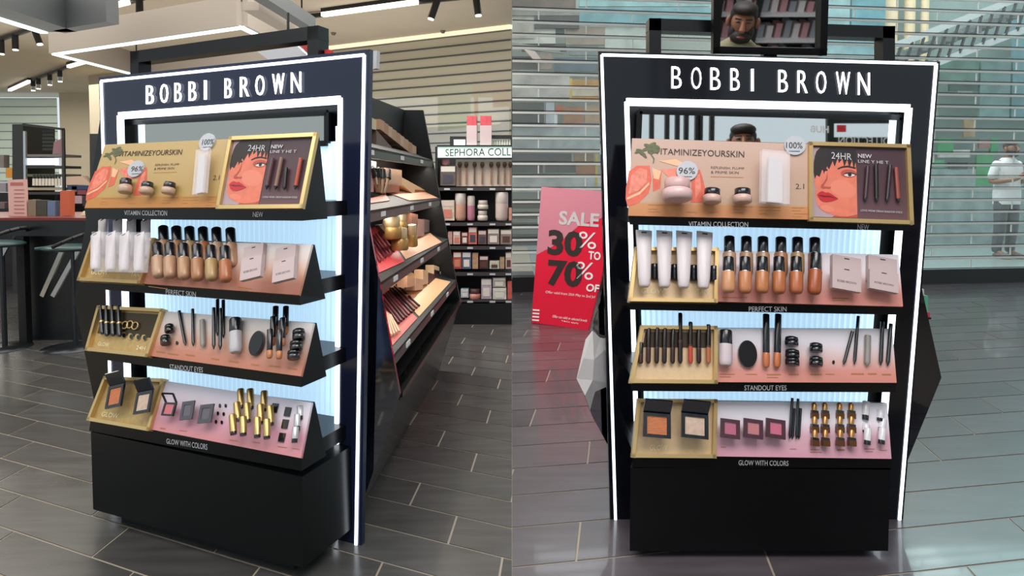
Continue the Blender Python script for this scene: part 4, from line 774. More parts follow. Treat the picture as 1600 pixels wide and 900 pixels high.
for a, b, w_, t in [((612, 372), (611, 337), 32, 'tall back'), ((627, 360), (627, 334), 18, 'second back'), ((625, 391), (625, 356), 27, 'front'), ((645, 385), (644, 351), 16, 'slim front')]:
    prod('cream_jar', GS[2], a, b, w_, f'{t} gold jar on gondola third shelf', 'jar', 'gold jars on the gondola', gj, over={'lid': gl}, d=.02 if 'back' in t else .05)
for i, (x, y, h) in enumerate([(648, 350, 17), (658, 368, 26), (666, 362, 20)]): sl('carton', GS[2], [(x - 5, y - h), (x + 5, y - h + 2), (x + 5, y), (x - 5, y + 2)], .04, tone(['#9a6a52', '#b98f80', '#6a5b52'][i]), f'{["brown", "pinkish", "dark"][i]} carton at far end of gondola third shelf', 'carton', 'cartons on the gondola third shelf')
# fourth shelf
gcard(3, [(586, 447), (600, 443), (652, 497), (613, 540), (598, 490)], '#b9514a', 'dark pencil tester card on gondola lowest shelf'); gcard(3, [(602, 440), (640, 425), (704, 440), (655, 494)], '#d9a878', 'peach tester card at far end of gondola lowest shelf')
for i in range(9):
    a = GS[3].slope.at(594 + i * 3.2, 466 - i * 2.6, .012); b = GS[3].slope.at(623 + i * 4, 505 - i * 3.4, .012); mb = MB(); mb.tube(a, b, .006); obj('eye_pencil', mb, tone(['#4a2026', '#5e2a30', '#35161c'][i % 3]), None, f'dark eye pencil, {ORD[i]} from near end on gondola lowest shelf', 'pencil', 'dark pencils on the gondola lowest shelf')
for i in range(5):
    a = GS[3].slope.at(598 + i * 3, 484 + i * 2, .012); b = GS[3].slope.at(608 + i * 4, 526 - i * 2, .012); mb = MB(); mb.tube(a, b, .005); obj('nude_pencil', mb, tone('#d8b394'), None, f'nude pencil, {ORD[i]} from near end on gondola lowest shelf', 'pencil', 'nude pencils on the gondola lowest shelf')
for i, (x, y, w_, h, c) in enumerate([(592, 452, 14, 12, '#e2c3a0'), (608, 440, 8, 8, '#d9c6a0'), (642, 447, 12, 16, '#c99a78'), (655, 452, 12, 18, '#d6a68c'), (665, 443, 8, 22, '#d2b08c'), (675, 452, 10, 26, '#4e2a2c'), (683, 443, 9, 22, '#3c2026'), (682, 428, 9, 14, '#d9bd96'), (692, 436, 8, 12, '#e0cba6'), (699, 440, 7, 9, '#e6dbc0'), (650, 470, 10, 10, '#c78a6a'), (661, 478, 8, 8, '#a8573c')]):
    sl('carton', GS[3], [(x - w_ / 2, y - h), (x + w_ / 2, y - h + 3), (x + w_ / 2, y), (x - w_ / 2, y + 2)], .05, tone(c), f'{["cream", "small cream", "tan", "pink", "pale tan", "maroon", "dark maroon", "sand", "pale sand", "white", "orange", "brick"][i]} carton on gondola lowest shelf', 'carton', 'cartons on the gondola lowest shelf')
# ------------------------------------------------------------------ wall shelf unit at right of the left picture half
S = vplane(fl(740, 507), 0)
U = empty('cosmetics_wall_shelf', fl(742, 507), 'dark cosmetics wall shelf with mint lightbox header', 'shelf unit')
dk = mat('shelf_dark', '#1b1a1c', .4)
def spx(name, x0, y0, x1, y1, dep, m, d=0., parent=None, **k): return sl(name, S, rect(x0, y0, x1, y1), dep, m, d=d, parent=parent, **k)
spx('base', 684, 472, 799.5, 507, .35, mat('shelf_base_black', '#101114', .35), parent=U)
spx('back_panel', 683, 246, 799.5, 472, .02, mat('shelf_back', '#2a272a', .6), d=-.33, parent=U)
hd = spx('header_lightbox', 683, 229, 799.5, 247, .1, mat('mint_lightbox', '#d4f0e2', .4, emit=.55, ecol='#d4f3e6'), d=.0, parent=U)
mb = MB(); text_mb(mb, 'SEPHORA COLL', [(696, 233), (798, 231), (798, 243), (696, 244)], lambda a, b: S.at(a, b, .003)); obj('lettering', mb, darkprint, hd)
mb = MB()
for a, b in (((683, 228), (799.5, 228)), ((683, 247.5), (799.5, 247.5))): mb.bar(S.at(*a, .005), S.at(*b, .005), .02, .014, (0, 0, 1))
obj('header_frame', mb, dk, hd)
spx('side_panel', 680, 229, 684, 507, .35, dk, d=.0, parent=U)
for y in (293, 348, 385, 426, 469):
    s = spx('shelf', 684, y, 799.5, y + 5, .33, mat('shelf_edge', '#3d393a', .4), parent=U)
    mb = MB()
    for x in (694, 730, 765, 790): mb.poly([S.at(p, q, .004) for p, q in rect(x, y + 1, x + 9, y + 4)])
    obj('price_tag', mb, greyprint, s)
bc = spx('brush_card', 712, 249, 799.5, 291, .02, tone('#c9b6a6'), d=-.08, label='pale card holding makeup brushes on the wall shelf', cat='display card')
for i, x in enumerate((718, 728, 741, 753, 767, 778, 788, 797)):
    r = empty('makeup_brush', S.at(x, 288), f'makeup brush, {ORD[i]} from left on the pale wall card', 'brush', 'brushes on the wall shelf card')
    mb = MB(); mb.tube(S.at(x, 288, -.06), S.at(x + .5, 262, -.06), .008, .006, 8); obj('handle', mb, tone(['#8d6d5a', '#a57a66', '#6b564e'][i % 3]), r)
    mb = MB(); mb.tube(S.at(x + .5, 262, -.06), S.at(x + .6, 257, -.06), .01, .02, 8); mb.tube(S.at(x + .6, 257, -.06), S.at(x + .6, 253, -.06), .02, .013, 8); obj('bristles', mb, tone('#5a4238'), r)
items = [('picture_box', 688, 259, 712, 290, '#5b5049', 'dark picture box left of the brush card', 'box'), ('perfume_bottle', 690, 243, 703, 258.5, '#c98a8f', 'small pink bottle on top of the dark picture box', 'bottle'),
 ('pouch', 689, 313, 710, 344.5, '#c3b7a2', 'iridescent pouch at left end of the upper shelf', 'pouch'), ('bottle', 711, 302, 728, 344.5, '#c99a86', 'tall peach bottle on the upper shelf', 'bottle'), ('bottle', 730, 306, 742, 344.5, '#b77a8c', 'magenta bottle on the upper shelf', 'bottle'), ('jar', 746, 313, 763, 327, '#c6c0b4', 'upper white jar of the stack on the upper shelf', 'jar'), ('jar', 746, 329, 762, 344.5, '#cfc6b9', 'lower striped jar of the stack on the upper shelf', 'jar'), ('bottle', 774, 300, 794, 344.5, '#cdb9b2', 'tall pale bottle right of the stacked jars', 'bottle'), ('box', 795, 325, 799.5, 344.5, '#c58a7a', 'pink box at right edge of the upper shelf', 'box'),
 ('box', 700, 362, 706.5, 381.5, '#b88f86', 'slim pink box at left of the second shelf', 'box'), ('box', 708, 362, 719, 381.5, '#c9a79c', 'white-framed pink box on the second shelf', 'box'), ('box', 721, 363, 731, 381.5, '#7a3a36', 'dark red box on the second shelf', 'box'), ('box', 732, 355, 745, 381.5, '#c8685c', 'red and white box on the second shelf', 'box'), ('pouch', 747, 360, 760, 381.5, '#6b4a45', 'brown pouch on the second shelf', 'pouch'), ('pouch', 762, 358, 780, 381.5, '#8c7a74', 'grey pouch on the second shelf', 'pouch'), ('box', 782, 359, 799.5, 381.5, '#8d7a6e', 'clear window box at right of the second shelf', 'box'),
 ('box', 708, 394, 721, 420, '#a8513a', 'rust and white box on the third shelf', 'box'), ('box', 722, 394, 736, 420, '#56627e', 'blue and white box on the third shelf', 'box'), ('box', 738, 395, 747, 420, '#b08a6c', 'slim tan box on the third shelf', 'box'), ('tin_stack', 749, 400, 763, 420, '#4c2a2e', 'stack of dark tins on the third shelf', 'tin'), ('box', 765, 408, 780, 420, '#b9c2b2', 'low pale green box on the third shelf', 'box'), ('box', 781, 402, 788, 420, '#a98c6c', 'small gold box on the third shelf', 'box'), ('box', 790, 395, 799.5, 420, '#c0a49c', 'pink framed box at right of the third shelf', 'box'),
 ('box', 720, 452, 732, 465, '#a9bccb', 'pale blue box on the lowest shelf', 'box'), ('jar', 733, 451, 751, 467, '#c08074', 'pink tub with dark lid on the lowest shelf', 'tub'), ('box', 752, 436, 768, 467, '#b59fb0', 'mauve box with print on the lowest shelf', 'box'), ('box', 770, 450, 791, 467.5, '#c6cabd', 'pale mint box on the lowest shelf', 'box'), ('box', 770, 434, 790, 448.5, '#a5a69a', 'grey mint box stacked on the pale mint box', 'box'), ('box', 793, 441, 799.5, 467.5, '#c0564a', 'red box at right end of the lowest shelf', 'box')]
for n_, x0, y0, x1, y1, c, l, cat in items:
    l2 = l + ', cosmetics wall shelf'
    if cat in ('bottle', 'jar', 'tub'):
        m1 = mat('ware_' + c, c, .35, noise=.2, nscale=25); prod('lotion_bottle' if cat == 'bottle' else 'cream_jar', S, ((x0 + x1) / 2, y1), ((x0 + x1) / 2, y0), x1 - x0, l2, cat, None, m1, over={'cap': tone('#c8bdb6'), 'lid': tone('#b5aaa2' if cat == 'jar' else '#4a2c2c')}, d=-.06, name=n_)
    else:
        r = empty(n_, S.at((x0 + x1) / 2, y1, -.02), l2, cat)
        spx('carton', x0, y0, x1, y1, .08, mat('ware_' + c, c, .45, noise=.25, nscale=30), d=-.02, parent=r)
        if x1 - x0 > 9: spx('printed_panel', x0 + (x1 - x0) * .18, y0 + (y1 - y0) * .45, x1 - (x1 - x0) * .18, y1 - (y1 - y0) * .12, .003, tone(['#d8cfc6', '#5a3a36', '#c77a6a', '#44424e'][(int(x0) + int(y0)) % 4]), d=-.018, parent=r); spx('printed_panel', x0 + 1, y0 + 1, x1 - 1, y0 + (y1 - y0) * .3, .003, tone(['#d4cdc4', '#cbb9b0'][(int(x0)) % 2]), d=-.018, parent=r)
for i, (x0, x1) in enumerate([(729, 745), (750, 768)]):
    r = empty('pink_tester_stand', S.at((x0 + x1) / 2, 228.5, -.05), f'pink topped tester stand, {["left", "right"][i]} one on top of the wall shelf', 'stand', 'pink stands on the wall shelf')
    spx('body', x0, 196, x1, 228.5, .1, mat('stand_pink_grey', '#c3aeb0', .4), d=-.05, parent=r); spx('top', x0 + .5, 181, x1 - .5, 196, .1, mat('stand_red', '#c9505a', .4, noise=.2, nscale=30), d=-.05, parent=r)
r = empty('monitor', S.at(716, 228.5, -.1), 'small black framed screen on top of the wall shelf', 'monitor'); spx('frame', 703, 213, 728, 228.5, .04, dk, d=-.1, parent=r); spx('screen', 709, 218, 727, 228, .003, mat('screen_pale', '#cfd3e2', .3, emit=.4, ecol='#cfd3e2'), d=-.096, parent=r)
r = empty('tube_rack', S.at(785, 228.5, -.1), 'rack of pale tubes under a black lid on top of the wall shelf', 'rack'); spx('lid', 767, 211, 799.5, 216, .12, dk, d=-.09, parent=r)
for i in range(8): mb = MB(); mb.tube(S.at(769 + i * 4, 228.5, -.12), S.at(769 + i * 4, 218, -.12), .008); obj('tube', mb, tone('#c9c4b8'), r)
for x in (767.5, 799): mb = MB(); mb.bar(S.at(x, 228.5, -.1), S.at(x, 216, -.1), .01, .01, (0, 1, 0)); obj('post', mb, dk, r)
# things glimpsed through the beige shutter
far = vplane(WL.o - WL.N * .5, -25.8)
sl('teal_poster', far, [(684, 136), (734, 133), (734, 198), (684, 204)], .03, tone('#5fc4b8'), 'teal poster glimpsed through the beige shutter', 'poster'); r = empty('red_banner', far.at(770, 170), 'red banner frame glimpsed through the beige shutter', 'banner')
for q in ([(741, 136), (746, 135), (746, 196), (741, 197)], [(752, 134), (796, 130), (796, 140), (752, 144)], [(770, 146), (796, 143), (796, 166), (770, 168)]): sl('bar', far, q, .02, tone('#b8453a'), parent=r)
# ------------------------------------------------------------------ far left: shelving frame, counter, stools
A6 = vplane(fl(60, 505), 0); bkm = mat('charcoal_post', '#2b2e2e', .5)
Y8 = vplane((0, 7.2, 0), 0); Y5 = vplane(fl(80, 522), 0)
F1 = empty('shelving_frame', Y8.at(60, 470), 'charcoal framed tester shelving at far left before the green shutter', 'shelving')
sl('side_panel', Y8, [(19, 194), (36, 194), (37, 460), (20, 460)], .5, bkm, parent=F1)
for a, b in (((36, 194.5), (100, 202)), ((99, 202), (103, 460)), ((39, 205), (40, 300))): mb = MB(); mb.bar(Y8.at(*a, .01), Y8.at(*b, .01), .025, .025, (0, 1, 0)); obj('post', mb, bkm if a[0] != 39 else silver, F1)
for y, c in ((241, '#74706c'), (259, '#2d3032'), (272, '#59604e'), (293, '#b9ab93'), (300, '#3a3432')): sl('shelf', Y8, rect(41, y, 99, y + 4), .3, tone(c), parent=F1)
sl('light_sign', Y8, rect(42, 247, 92, 258), .04, mat('cool_sign', '#dce4f4', .4, emit=.5, ecol='#dce4f6'), parent=F1)
for k in range(6): sl('dark_strip', Y8, rect(66, 203 + k * 5.7, 84, 206.5 + k * 5.7), .02, bkm, parent=F1, d=-.05)
for i in range(9):
    x = 53 + i * 5; r = empty('tester_tube', Y8.at(x, 289), f'white tester tube, {ORD[i]} from left on the far shelving frame', 'tube', 'tester tubes on the far frame'); mb = MB(); mb.tube(Y8.at(x, 290, .03), Y8.at(x, 279, .03), .015); obj('tube', mb, tone('#d3ccbe'), r); mb = MB(); mb.tube(Y8.at(x, 279, .03), Y8.at(x, 273, .03), .011); obj('cap', mb, bkm, r)
sl('tester_bag', Y8, [(84, 222), (97, 216), (98, 240), (82, 241)], .05, tone('#8a6a6c'), 'mauve and orange bag hanging in the far shelving frame', 'bag')
F2 = empty('pillar_display', Y8.at(147, 460), 'narrow charcoal display pillar behind the angled kiosk', 'pillar'); sl('panel', Y8, [(140, 209), (155, 209), (157, 460), (142, 460)], .3, bkm, parent=F2); sl('light_edge', Y8, [(155, 217), (158.5, 216), (158.5, 250), (155, 243)], .05, mat('warm_edge', '#e9e2cf', .4, emit=.6), parent=F2)
# products on the counters behind
sl('palette_tray', Y8, [(104, 276), (128, 275), (142, 288), (105, 289)], .1, tone('#c3a892'), 'pale open palette on the far counter', 'palette'); sl('blue_box', Y8, [(104, 289), (140, 290), (138, 297), (106, 296)], .1, tone('#2c3a5c'), 'dark blue box under the pale palette', 'box')
FC = empty('far_counter', Y8.at(70, 470, -.1), 'dark cluttered makeup counter behind the black bar table', 'counter'); sl('body', Y8, rect(-30, 301, 165, 445), .3, tone('#1d181c'), parent=FC, d=-.6)
for i, (x, y, w_, h, c) in enumerate([(2, 262, 8, 20, '#7b7470'), (14, 278, 10, 16, '#c98a34'), (4, 300, 10, 14, '#8d8791'), (112, 312, 10, 14, '#4a2c34'), (122, 318, 12, 12, '#a88c90'), (134, 322, 10, 16, '#33252f'), (0, 326, 14, 10, '#6c5a5e'), (128, 304, 14, 8, '#7a3a44'), (116, 300, 8, 9, '#55505c')]):
    sl('cosmetic_box', Y8, rect(x - w_ / 2, y - h, x + w_ / 2, y), .08, tone(c), f'{["grey", "amber", "lilac", "plum", "rose", "dark", "taupe", "crimson", "slate"][i]} cosmetic box on the far counter', 'box', 'cosmetic boxes on the far counter', d=.0)
T_ = empty('bar_table', fl(85, 520), 'black bar table with red top at far left', 'table'); bl2 = mat('table_black', '#0d0f13', .35)
ta = [at_y(-60, 346, 4.9), at_y(150, 344, 4.9), at_y(140, 336, 5.9), at_y(-60, 336, 5.9)]; zt = CH - .0595 * 4.9
mb = MB(); mb.poly([Vector((p.x, p.y, zt)) for p in ta], (0, 0, .02)); obj('table_top', mb, mat('red_top', '#66201b', .4), T_)
mb = MB(); mb.poly([Vector((p.x, p.y + .005, zt - .001)) for p in ta], (0, 0, -.12)); obj('apron', mb, bl2, T_)
a = at_y(20, 360, 5.0); b = at_y(124, 360, 5.0); mb = MB(); mb.box((a.x, 5.05, 0), (b.x, 5.8, zt - .1)); obj('body', mb, bl2, T_)
mb = MB(); p = at_y(38, 500, 4.95); mb.box((p.x - .03, 4.93, 0), (p.x + .03, 4.99, zt - .1)); obj('leg', mb, blackm, T_)
YT = vplane((0, 5.15, 0), 0)
r = empty('price_stand', YT.at(27, 343), 'pale pink price list standing on the red table top', 'price list'); sl('board', YT, [(12, 281), (40, 280), (42, 341), (14, 342)], .02, tone('#c9a29a'), parent=r)
mb = MB(); mb.poly([YT.at(*p, .002) for p in rect(16, 285, 36, 290)]); [mb.poly([YT.at(*p, .002) for p in rect(22, 296 + 6 * k, 38, 297.5 + 6 * k)]) for k in range(7)]; obj('print', mb, tone('#a8605c'), r)
for n_, px, c, l, cat in [('box_row', rect(44, 312, 56, 339), '#7a6a58', 'olive box beside the pale pink price list', 'box'), ('box_row', rect(57, 313, 73, 339), '#3a3a30', 'dark olive box in the middle of the table', 'box'), ('box_row', rect(74, 314, 86, 338), '#5a6c88', 'blue box in the middle of the table', 'box'), ('tube_carton', rect(94, 298, 109, 337), '#b5563a', 'orange red carton on the table', 'carton'), ('leaflet', [(126, 336), (130, 330), (138, 336)], '#d8cfae', 'cream leaflet at the table edge', 'leaflet')]:
    sl(n_, YT, px, .06, tone(c), l, cat)
for i, (x, y) in enumerate([(120, 365)]):
    r = empty('pencil_cup', YT.at(x + 5, 370), 'striped pink cup hanging beside the bar stool', 'cup'); sl('cup', Y5, rect(114, 364, 138, 372), .06, tone('#a8736a'), parent=r, d=.1); [sl('band', Y5, rect(114 + 8 * k, 364, 117 + 8 * k, 372), .002, tone('#d8cfc8'), parent=r, d=.103) for k in range(3)]
def stool(cx, ys, yb, label, sc=1., tilt=1):
    r = empty('bar_stool', Y5.at(cx, yb), label, 'stool', 'bar stools at the red-topped table'); d = .45
    c = Y5.at(cx, ys, d); w2 = .17 * sc
    mb = MB(); mb.ball(c, (w2 * 1.1, w2, .03)); mb.tube(c + Vector((-w2 * 1.5, 0, -.01)), c + Vector((-w2 * .7, 0, .0)), .012, .02); obj('seat', mb, mat('teal_leather', '#31494a', .35), r)
    mb = MB(); pts = [c + Vector((w2 * 1.15 * math.cos(t), w2 * 1.0 * math.sin(t), .02 + .1 * max(0, math.cos(t)))) for t in [k * .35 - 1.6 for k in range(10)]]; mb.path(pts, .014); obj('back_rail', mb, blackm, r)
    for dx, m in ((-.1, chrome), (.02, silver)):
        mb = MB(); a = c + Vector((dx + .05, 0, -.02)); b = Y5.at(cx - 28 + dx * 140, ys + 76, d); mb.bar(a, b, .032, .018, (0, 1, 0)); obj('leg', mb, m, r)
    e = Y5.at(cx + 4, yb, d); mb = MB(); mb.tube(Vector((c.x + .03, c.y, c.z)), Vector((c.x + .03, c.y, 0.02)), .018); obj('post', mb, mat('dark_steel', '#3a3d42', .3, .8), r)
    mb = MB(); mb.lathe([(.2, 0), (.2, .008), (.05, .022)], 20); mb.v = [v + Vector((c.x, c.y, 0)) for v in mb.v]; obj('foot', mb, mat('dark_steel', '#3a3d42', .3, .8), r)
    return r
stool(108, 387, 515, 'teal-seated bar stool with chrome legs before the black table'); stool(-4, 381, 510, 'teal-seated bar stool cut off by the left edge')
# ------------------------------------------------------------------ ceiling fittings
canm = mat('canopy_taupe', '#7a7269', .6); cand = mat('canopy_slate', '#3d4144', .6); ledm = mat('mint_led', '#dff6f2', .4, emit=1.6, ecol='#dcf7f2')
def atz(px, py, z): d = ray(px, py); return CAM + d * ((z - CH) / d.z)
def beam(r, a, b, h, wd, m, zl, lit=True):
    d = (b - a).normalized(); mb = MB(); mb.bar(Vector((a.x, a.y, zl + h / 2)), Vector((b.x, b.y, zl + h / 2)), wd, h, (0, 0, 1)); e = obj('beam', mb, m, r)
    if lit: mb = MB(); mb.bar(Vector((a.x, a.y, zl - .003)), Vector((b.x, b.y, zl - .003)), wd * .5, .02, (0, 0, 1)); obj('led_strip', mb, ledm, r)
z = 2.5; c1 = atz(85, 84, z); c2 = atz(378, 42, z); c3 = atz(214, 117, z); c4 = c2 + (c3 - c1)
R1 = empty('hanging_canopy', c1, 'large taupe rectangular canopy with mint light edge', 'canopy')
for a, b in ((c1, c2), (c1, c3), (c3, c4), (c2, c4)): beam(R1, a, b, .24, .1, canm, z)
for c in (c1, c2, c3, c4): mb = MB(); mb.tube((c.x, c.y, z + .2), (c.x, c.y, CZ), .008); obj('hanger', mb, blackm, R1)
c5 = atz(92, 50, z); c6 = atz(-30, 11, z); R2 = empty('hanging_canopy', c5, 'slate canopy with mint light edge cut off at upper left', 'canopy'); beam(R2, c5, c6, .28, .3, cand, z, False)
mb = MB(); mb.bar(c5 + Vector((-.12, 0, -.004)), c6 + Vector((-.12, 0, -.004)), .06, .02, (0, 0, 1)); obj('led_strip', mb, ledm, R2); c7 = c5 + (c2 - c1).normalized() * .7; beam(R2, c5, c7, .28, .1, cand, z, False)
R3 = empty('hanging_canopy', atz(440, 25, z), 'dark slim canopy bar above the open frame on the angled kiosk', 'canopy'); beam(R3, atz(398, -6, z), atz(484, 47, z), .1, .1, cand, z, False); beam(R3, atz(392, 16, z), atz(455, 52, z), .06, .12, canm, z, False)
tube_l = mat('tube_light', '#fff6e6', .4, emit=3.0, ecol='#fff3df')
def linear(a, b, label):
    p, q = atz(*a, CZ - .06), atz(*b, CZ - .06); r = empty('linear_light', p, label, 'light', 'linear ceiling lights'); mb = MB(); mb.bar(p, q, .05, .04, (0, 0, 1)); obj('diffuser', mb, tube_l, r); mb = MB(); mb.bar(p + Vector((0, 0, .04)), q + Vector((0, 0, .04)), .06, .04, (0, 0, 1)); obj('housing', mb, blackm, r)
linear((113, 25), (200, 3), 'linear light left of the canopy at upper left of the ceiling'); linear((15, 141), (46, 127), 'short linear light just above the green shutter'); linear((107, 104), (132, 97), 'short linear light below the canopy corner'); linear((504, 23), (652, 3), 'long linear light above the beige shutter')
def track(a, b, spots, label):
    p, q = atz(*a, CZ - .04), atz(*b, CZ - .04); r = empty('track_light', p, label, 'track light', 'ceiling track lights'); mb = MB(); mb.bar(p, q, .04, .04, (0, 0, 1)); obj('rail', mb, blackm, r)
    for t, dx in spots:
        c = p + (q - p) * t; e = c + Vector((dx, 0, -.06)); mb = MB(); mb.tube(c, e + Vector((dx * .3, 0, -.12)), .035); s = obj('spot', mb, blackm, r)
        mb = MB(); g = e + Vector((dx * .3, 0, -.122)); mb.tube(g, g + Vector((dx * .05, 0, -.012)), .03); obj('lens', mb, tube_l, s)
track((-4, 63), (56, 43), [(.1, 0), (.48, 0), (.95, .05)], 'black track with three spots under the slate canopy'); track((46, 127), (107, 104), [(.1, 0), (.25, 0), (.55, 0), (.8, 0)], 'black track with four spots above the green shutter')
track((460, 28), (504, 23), [(.45, .03)], 'black track with one spot left of the long linear light'); track((652, 3), (760, -8), [(.3, -.05), (.85, .02)], 'black track with two spots right of the long linear light'); track((200, 3), (240, -8), [(.45, 0)], 'black track with one spot at the top beside the canopy')
for i, (x, y) in enumerate([(512, 15), (521, 51), (545, 70), (692, 48)]):
    p = atz(x, y, CZ); mb = MB(); mb.tube(p, p + Vector((0, 0, -.03)), .035, .02, 14); obj('ceiling_sensor', mb, tone('#5f584e'), None, f'small ceiling sensor, {ORD[i]} from left over the beige shutter', 'sensor', 'ceiling sensors')
# ------------------------------------------------------------------ open frames and mirror on the kiosks
def open_frame(P, q, wd, dep, m, label, extra=None):
    r = empty('open_surround', P.at(*bil(q, .5, 1)), label, 'frame'); pts = [P.at(*p) for p in q]
    loop_bars('frame_bar', pts, wd, dep, P.N, m, r)
    return r
FP = vplane(KL.w(-.5, 0, -.16), -22)
open_frame(FP, [(220, 91), (497, 54), (497, 118), (220, 150)], .05, .06, black, 'black open frame standing on top of the angled kiosk')
open_frame(vplane(KR.w(0, 0, -.14), 0), [(1021, 41), (1382, 53), (1382, 112), (1021, 100)], .045, .06, black, 'wide black open frame standing on top of the head-on kiosk')
sl('sign_panel', vplane(KL.w(-.3, 0, -.5), -22), [(400, 79), (461, 69), (484, 90), (424, 97)], .02, tone('#cfd0d6'), parent=R3); sl('red_panel', vplane(KL.w(-.3, 0, -.45), -22), [(468, 70), (488, 67), (488, 90)], .02, tone('#b9252c'), parent=R3); mb = MB(); mb.tube(vplane(KL.w(-.3, 0, -.5), -22).at(450, 78, -.01), vplane(KL.w(-.3, 0, -.5), -22).at(450, 20, -.01), .006); obj('hanger', mb, blackm, R3)
sl('red_ornament', FP, [(507, 78), (513, 77), (514, 85), (507, 86)], .03, tone('#d02a2e'), 'small red ornament beside the open frame on the angled kiosk', 'ornament'); sl('white_clip', FP, [(581, 80), (589, 79), (588, 107), (581, 108)], .02, greyprint, 'pale perforated clip at the top corner of the angled kiosk', 'clip')
ta_ = math.radians(14.6); mo = KR.at(1200, 82, -.09); MP = Pl(mo, (1, 0, 0), (0, -math.sin(ta_), math.cos(ta_)))
r = empty('tilting_mirror', mo, 'square black framed mirror reflecting a bearded man', 'mirror'); q = [(1119, -30), (1287, -30), (1284, 81), (1118, 78)]
sl('glass', MP, q, .01, mirror, parent=r); pts = [MP.at(*p, .008) for p in q]
loop_bars('frame_bar', pts, .026, .03, MP.N, black, r)
mb = MB(); mb.bar(MP.at(1201, 76, -.03), KR.at(1201, 130, -.1), .05, .03, (0, 1, 0)); obj('bracket', mb, black, r)
# ------------------------------------------------------------------ right half: gondola ends, sale sign, white paper
GR = empty('hexagonal_gondola', fl(1190, 760), 'black hexagonal gondola ends showing either side of the head-on kiosk', 'gondola'); NR = lambda x, y: KR.at(x, y, -.1)
sl('mirror_end_panel', vplane(KR.w(0, 0, -.1), 0), [(1395, 120), (1438, 440), (1471, 590), (1420, 715), (1395, 780), (1100, 780), (1100, 120)], .02, darkmirror, parent=GR)
sl('mirror_flank', vplane(KR.w(0, 0, -.1), 0), [(1099, 120), (1099, 780), (985, 760), (925, 650), (903, 591), (938, 470), (985, 200)], .012, floormirror, parent=GR)
sl('ledge', vplane(KR.w(0, 0, -.2), 0), rect(1428, 496, 1455, 499), .06, black, parent=GR)
mb = MB(); q = [NR(*p) - KR.N * .021 for p in ((1395, 120), (1438, 440), (1471, 590), (1420, 715), (1395, 780), (1100, 780), (1100, 120))]; mb.poly(q, (0, .03, 0)); obj('body', mb, black, GR)
for i, (x0, y0, x1, y1, c) in enumerate([(1437, 452, 1444, 488, '#d9c9c6'), (1442, 462, 1450, 488, '#5fae8a'), (1436, 488, 1453, 496, '#c8313f')]):
    sl('small_carton', vplane(KR.w(0, 0, -.2), 0), rect(x0, y0, x1, y1), .05, tone(c), f'{["white", "green", "red"][i]} carton peeping past the right upright of the head-on kiosk', 'carton', 'cartons at the head-on kiosk edge')
pa, pb = fl(831, 505), fl(918, 516); sang = math.degrees(math.atan2(pb.y - pa.y, pb.x - pa.x)); SG = vplane(pa, sang)
sg = empty('sale_sign', pa, 'red and pink sale sign standing on the floor before the shutter', 'sign')
outl = [(846, 292), (950, 300), (946, 400), (938, 440), (919, 516), (830, 504)]
redm = mat('sign_red', '#e0163a', .4, emit=.0); sl('board', SG, outl, .03, redm, parent=sg)
sl('pink_field', SG, [(846, 292), (950, 300), (948, 338), (905, 352), (882, 372), (862, 386), (838, 398)], .001, mat('sign_pink', '#cf8292', .5), parent=sg, d=.0015)
for t, q, m, bo in [('SALE', [(874, 329), (937, 334), (935, 355), (873, 351)], mat('sign_silver', '#c9c4c6', .5), .03), ('30', [(857, 358), (911, 362), (909, 402), (855, 398)], darkprint, .04), ('70', [(857, 405), (911, 409), (908, 450), (854, 446)], darkprint, .04), ('%', [(905, 361), (933, 364), (931, 390), (903, 387)], white, .0), ('%', [(901, 408), (929, 411), (926, 438), (898, 435)], white, .0), ('TO', [(920, 392), (939, 394), (938, 407), (919, 405)], white, .03), ('OF', [(917, 443), (937, 445), (935, 457), (915, 455)], white, .03), ('Offer valid from 25th May to 2nd Jul', [(853, 454), (930, 462), (929, 467), (852, 459)], white, 0), ('Offer not valid on selected brands', [(864, 492), (918, 499), (917, 503), (863, 496)], white, 0), ('T&Cs apply', [(877, 500), (904, 504), (904, 507), (877, 503)], white, 0)]:
    mb = MB(); text_mb(mb, t, q, lambda a, b: SG.at(a, b, .004), bold=bo); obj('lettering', mb, m, sg)
mb = MB()
for k in range(4): mb.poly([SG.at(*p, .004) for p in ((832.5 - k * .3, 483 + k * 5.2), (843 - k * .3, 483.8 + k * 5.2), (843 - k * .3, 486.3 + k * 5.2), (832.5 - k * .3, 485.5 + k * 5.2))])
obj('stripe_mark', mb, white, sg); mb = MB(); p = SG.at(880, 400, -.03); mb.bar(p, Vector((p.x, p.y + .35, 0.01)), .05, .02, (1, 0, 0)); obj('prop_leg', mb, blackm, sg)
PP = vplane(KR.w(0, 0, -.09), 0); V = [(915, 531, .01), (926, 517, .03), (938, 528, .02), (962, 531, .0), (958, 600, .02), (930, 612, .03), (926, 625, .02), (922, 641, .01), (914, 618, .04), (901, 592, .0), (928, 562, .06), (912, 560, .03), (926, 594, .05)]
P3d = [PP.at(x, y, d) for x, y, d in V]; fs = [(0, 1, 11), (1, 2, 10), (2, 3, 10), (3, 4, 10), (4, 12, 10), (1, 10, 11), (11, 10, 12), (9, 11, 12), (0, 11, 9), (4, 5, 12), (5, 6, 12), (6, 7, 8), (6, 8, 12), (8, 9, 12)]
n = len(P3d); ed = {}
for f in fs:
    for a, b in zip(f, f[1:] + f[:1]): ed[(a, b)] = 1
mb = MB(); mb.add(P3d + [p - PP.N * .004 for p in P3d], fs + [tuple(i + n for i in f[::-1]) for f in fs] + [(a, b, b + n, a + n) for a, b in ed if (b, a) not in ed])
obj('crumpled_paper', mb, mat('white_paper', '#d4d0d0', .6), None, 'crumpled white paper hanging at the left flank of the head-on kiosk', 'paper')
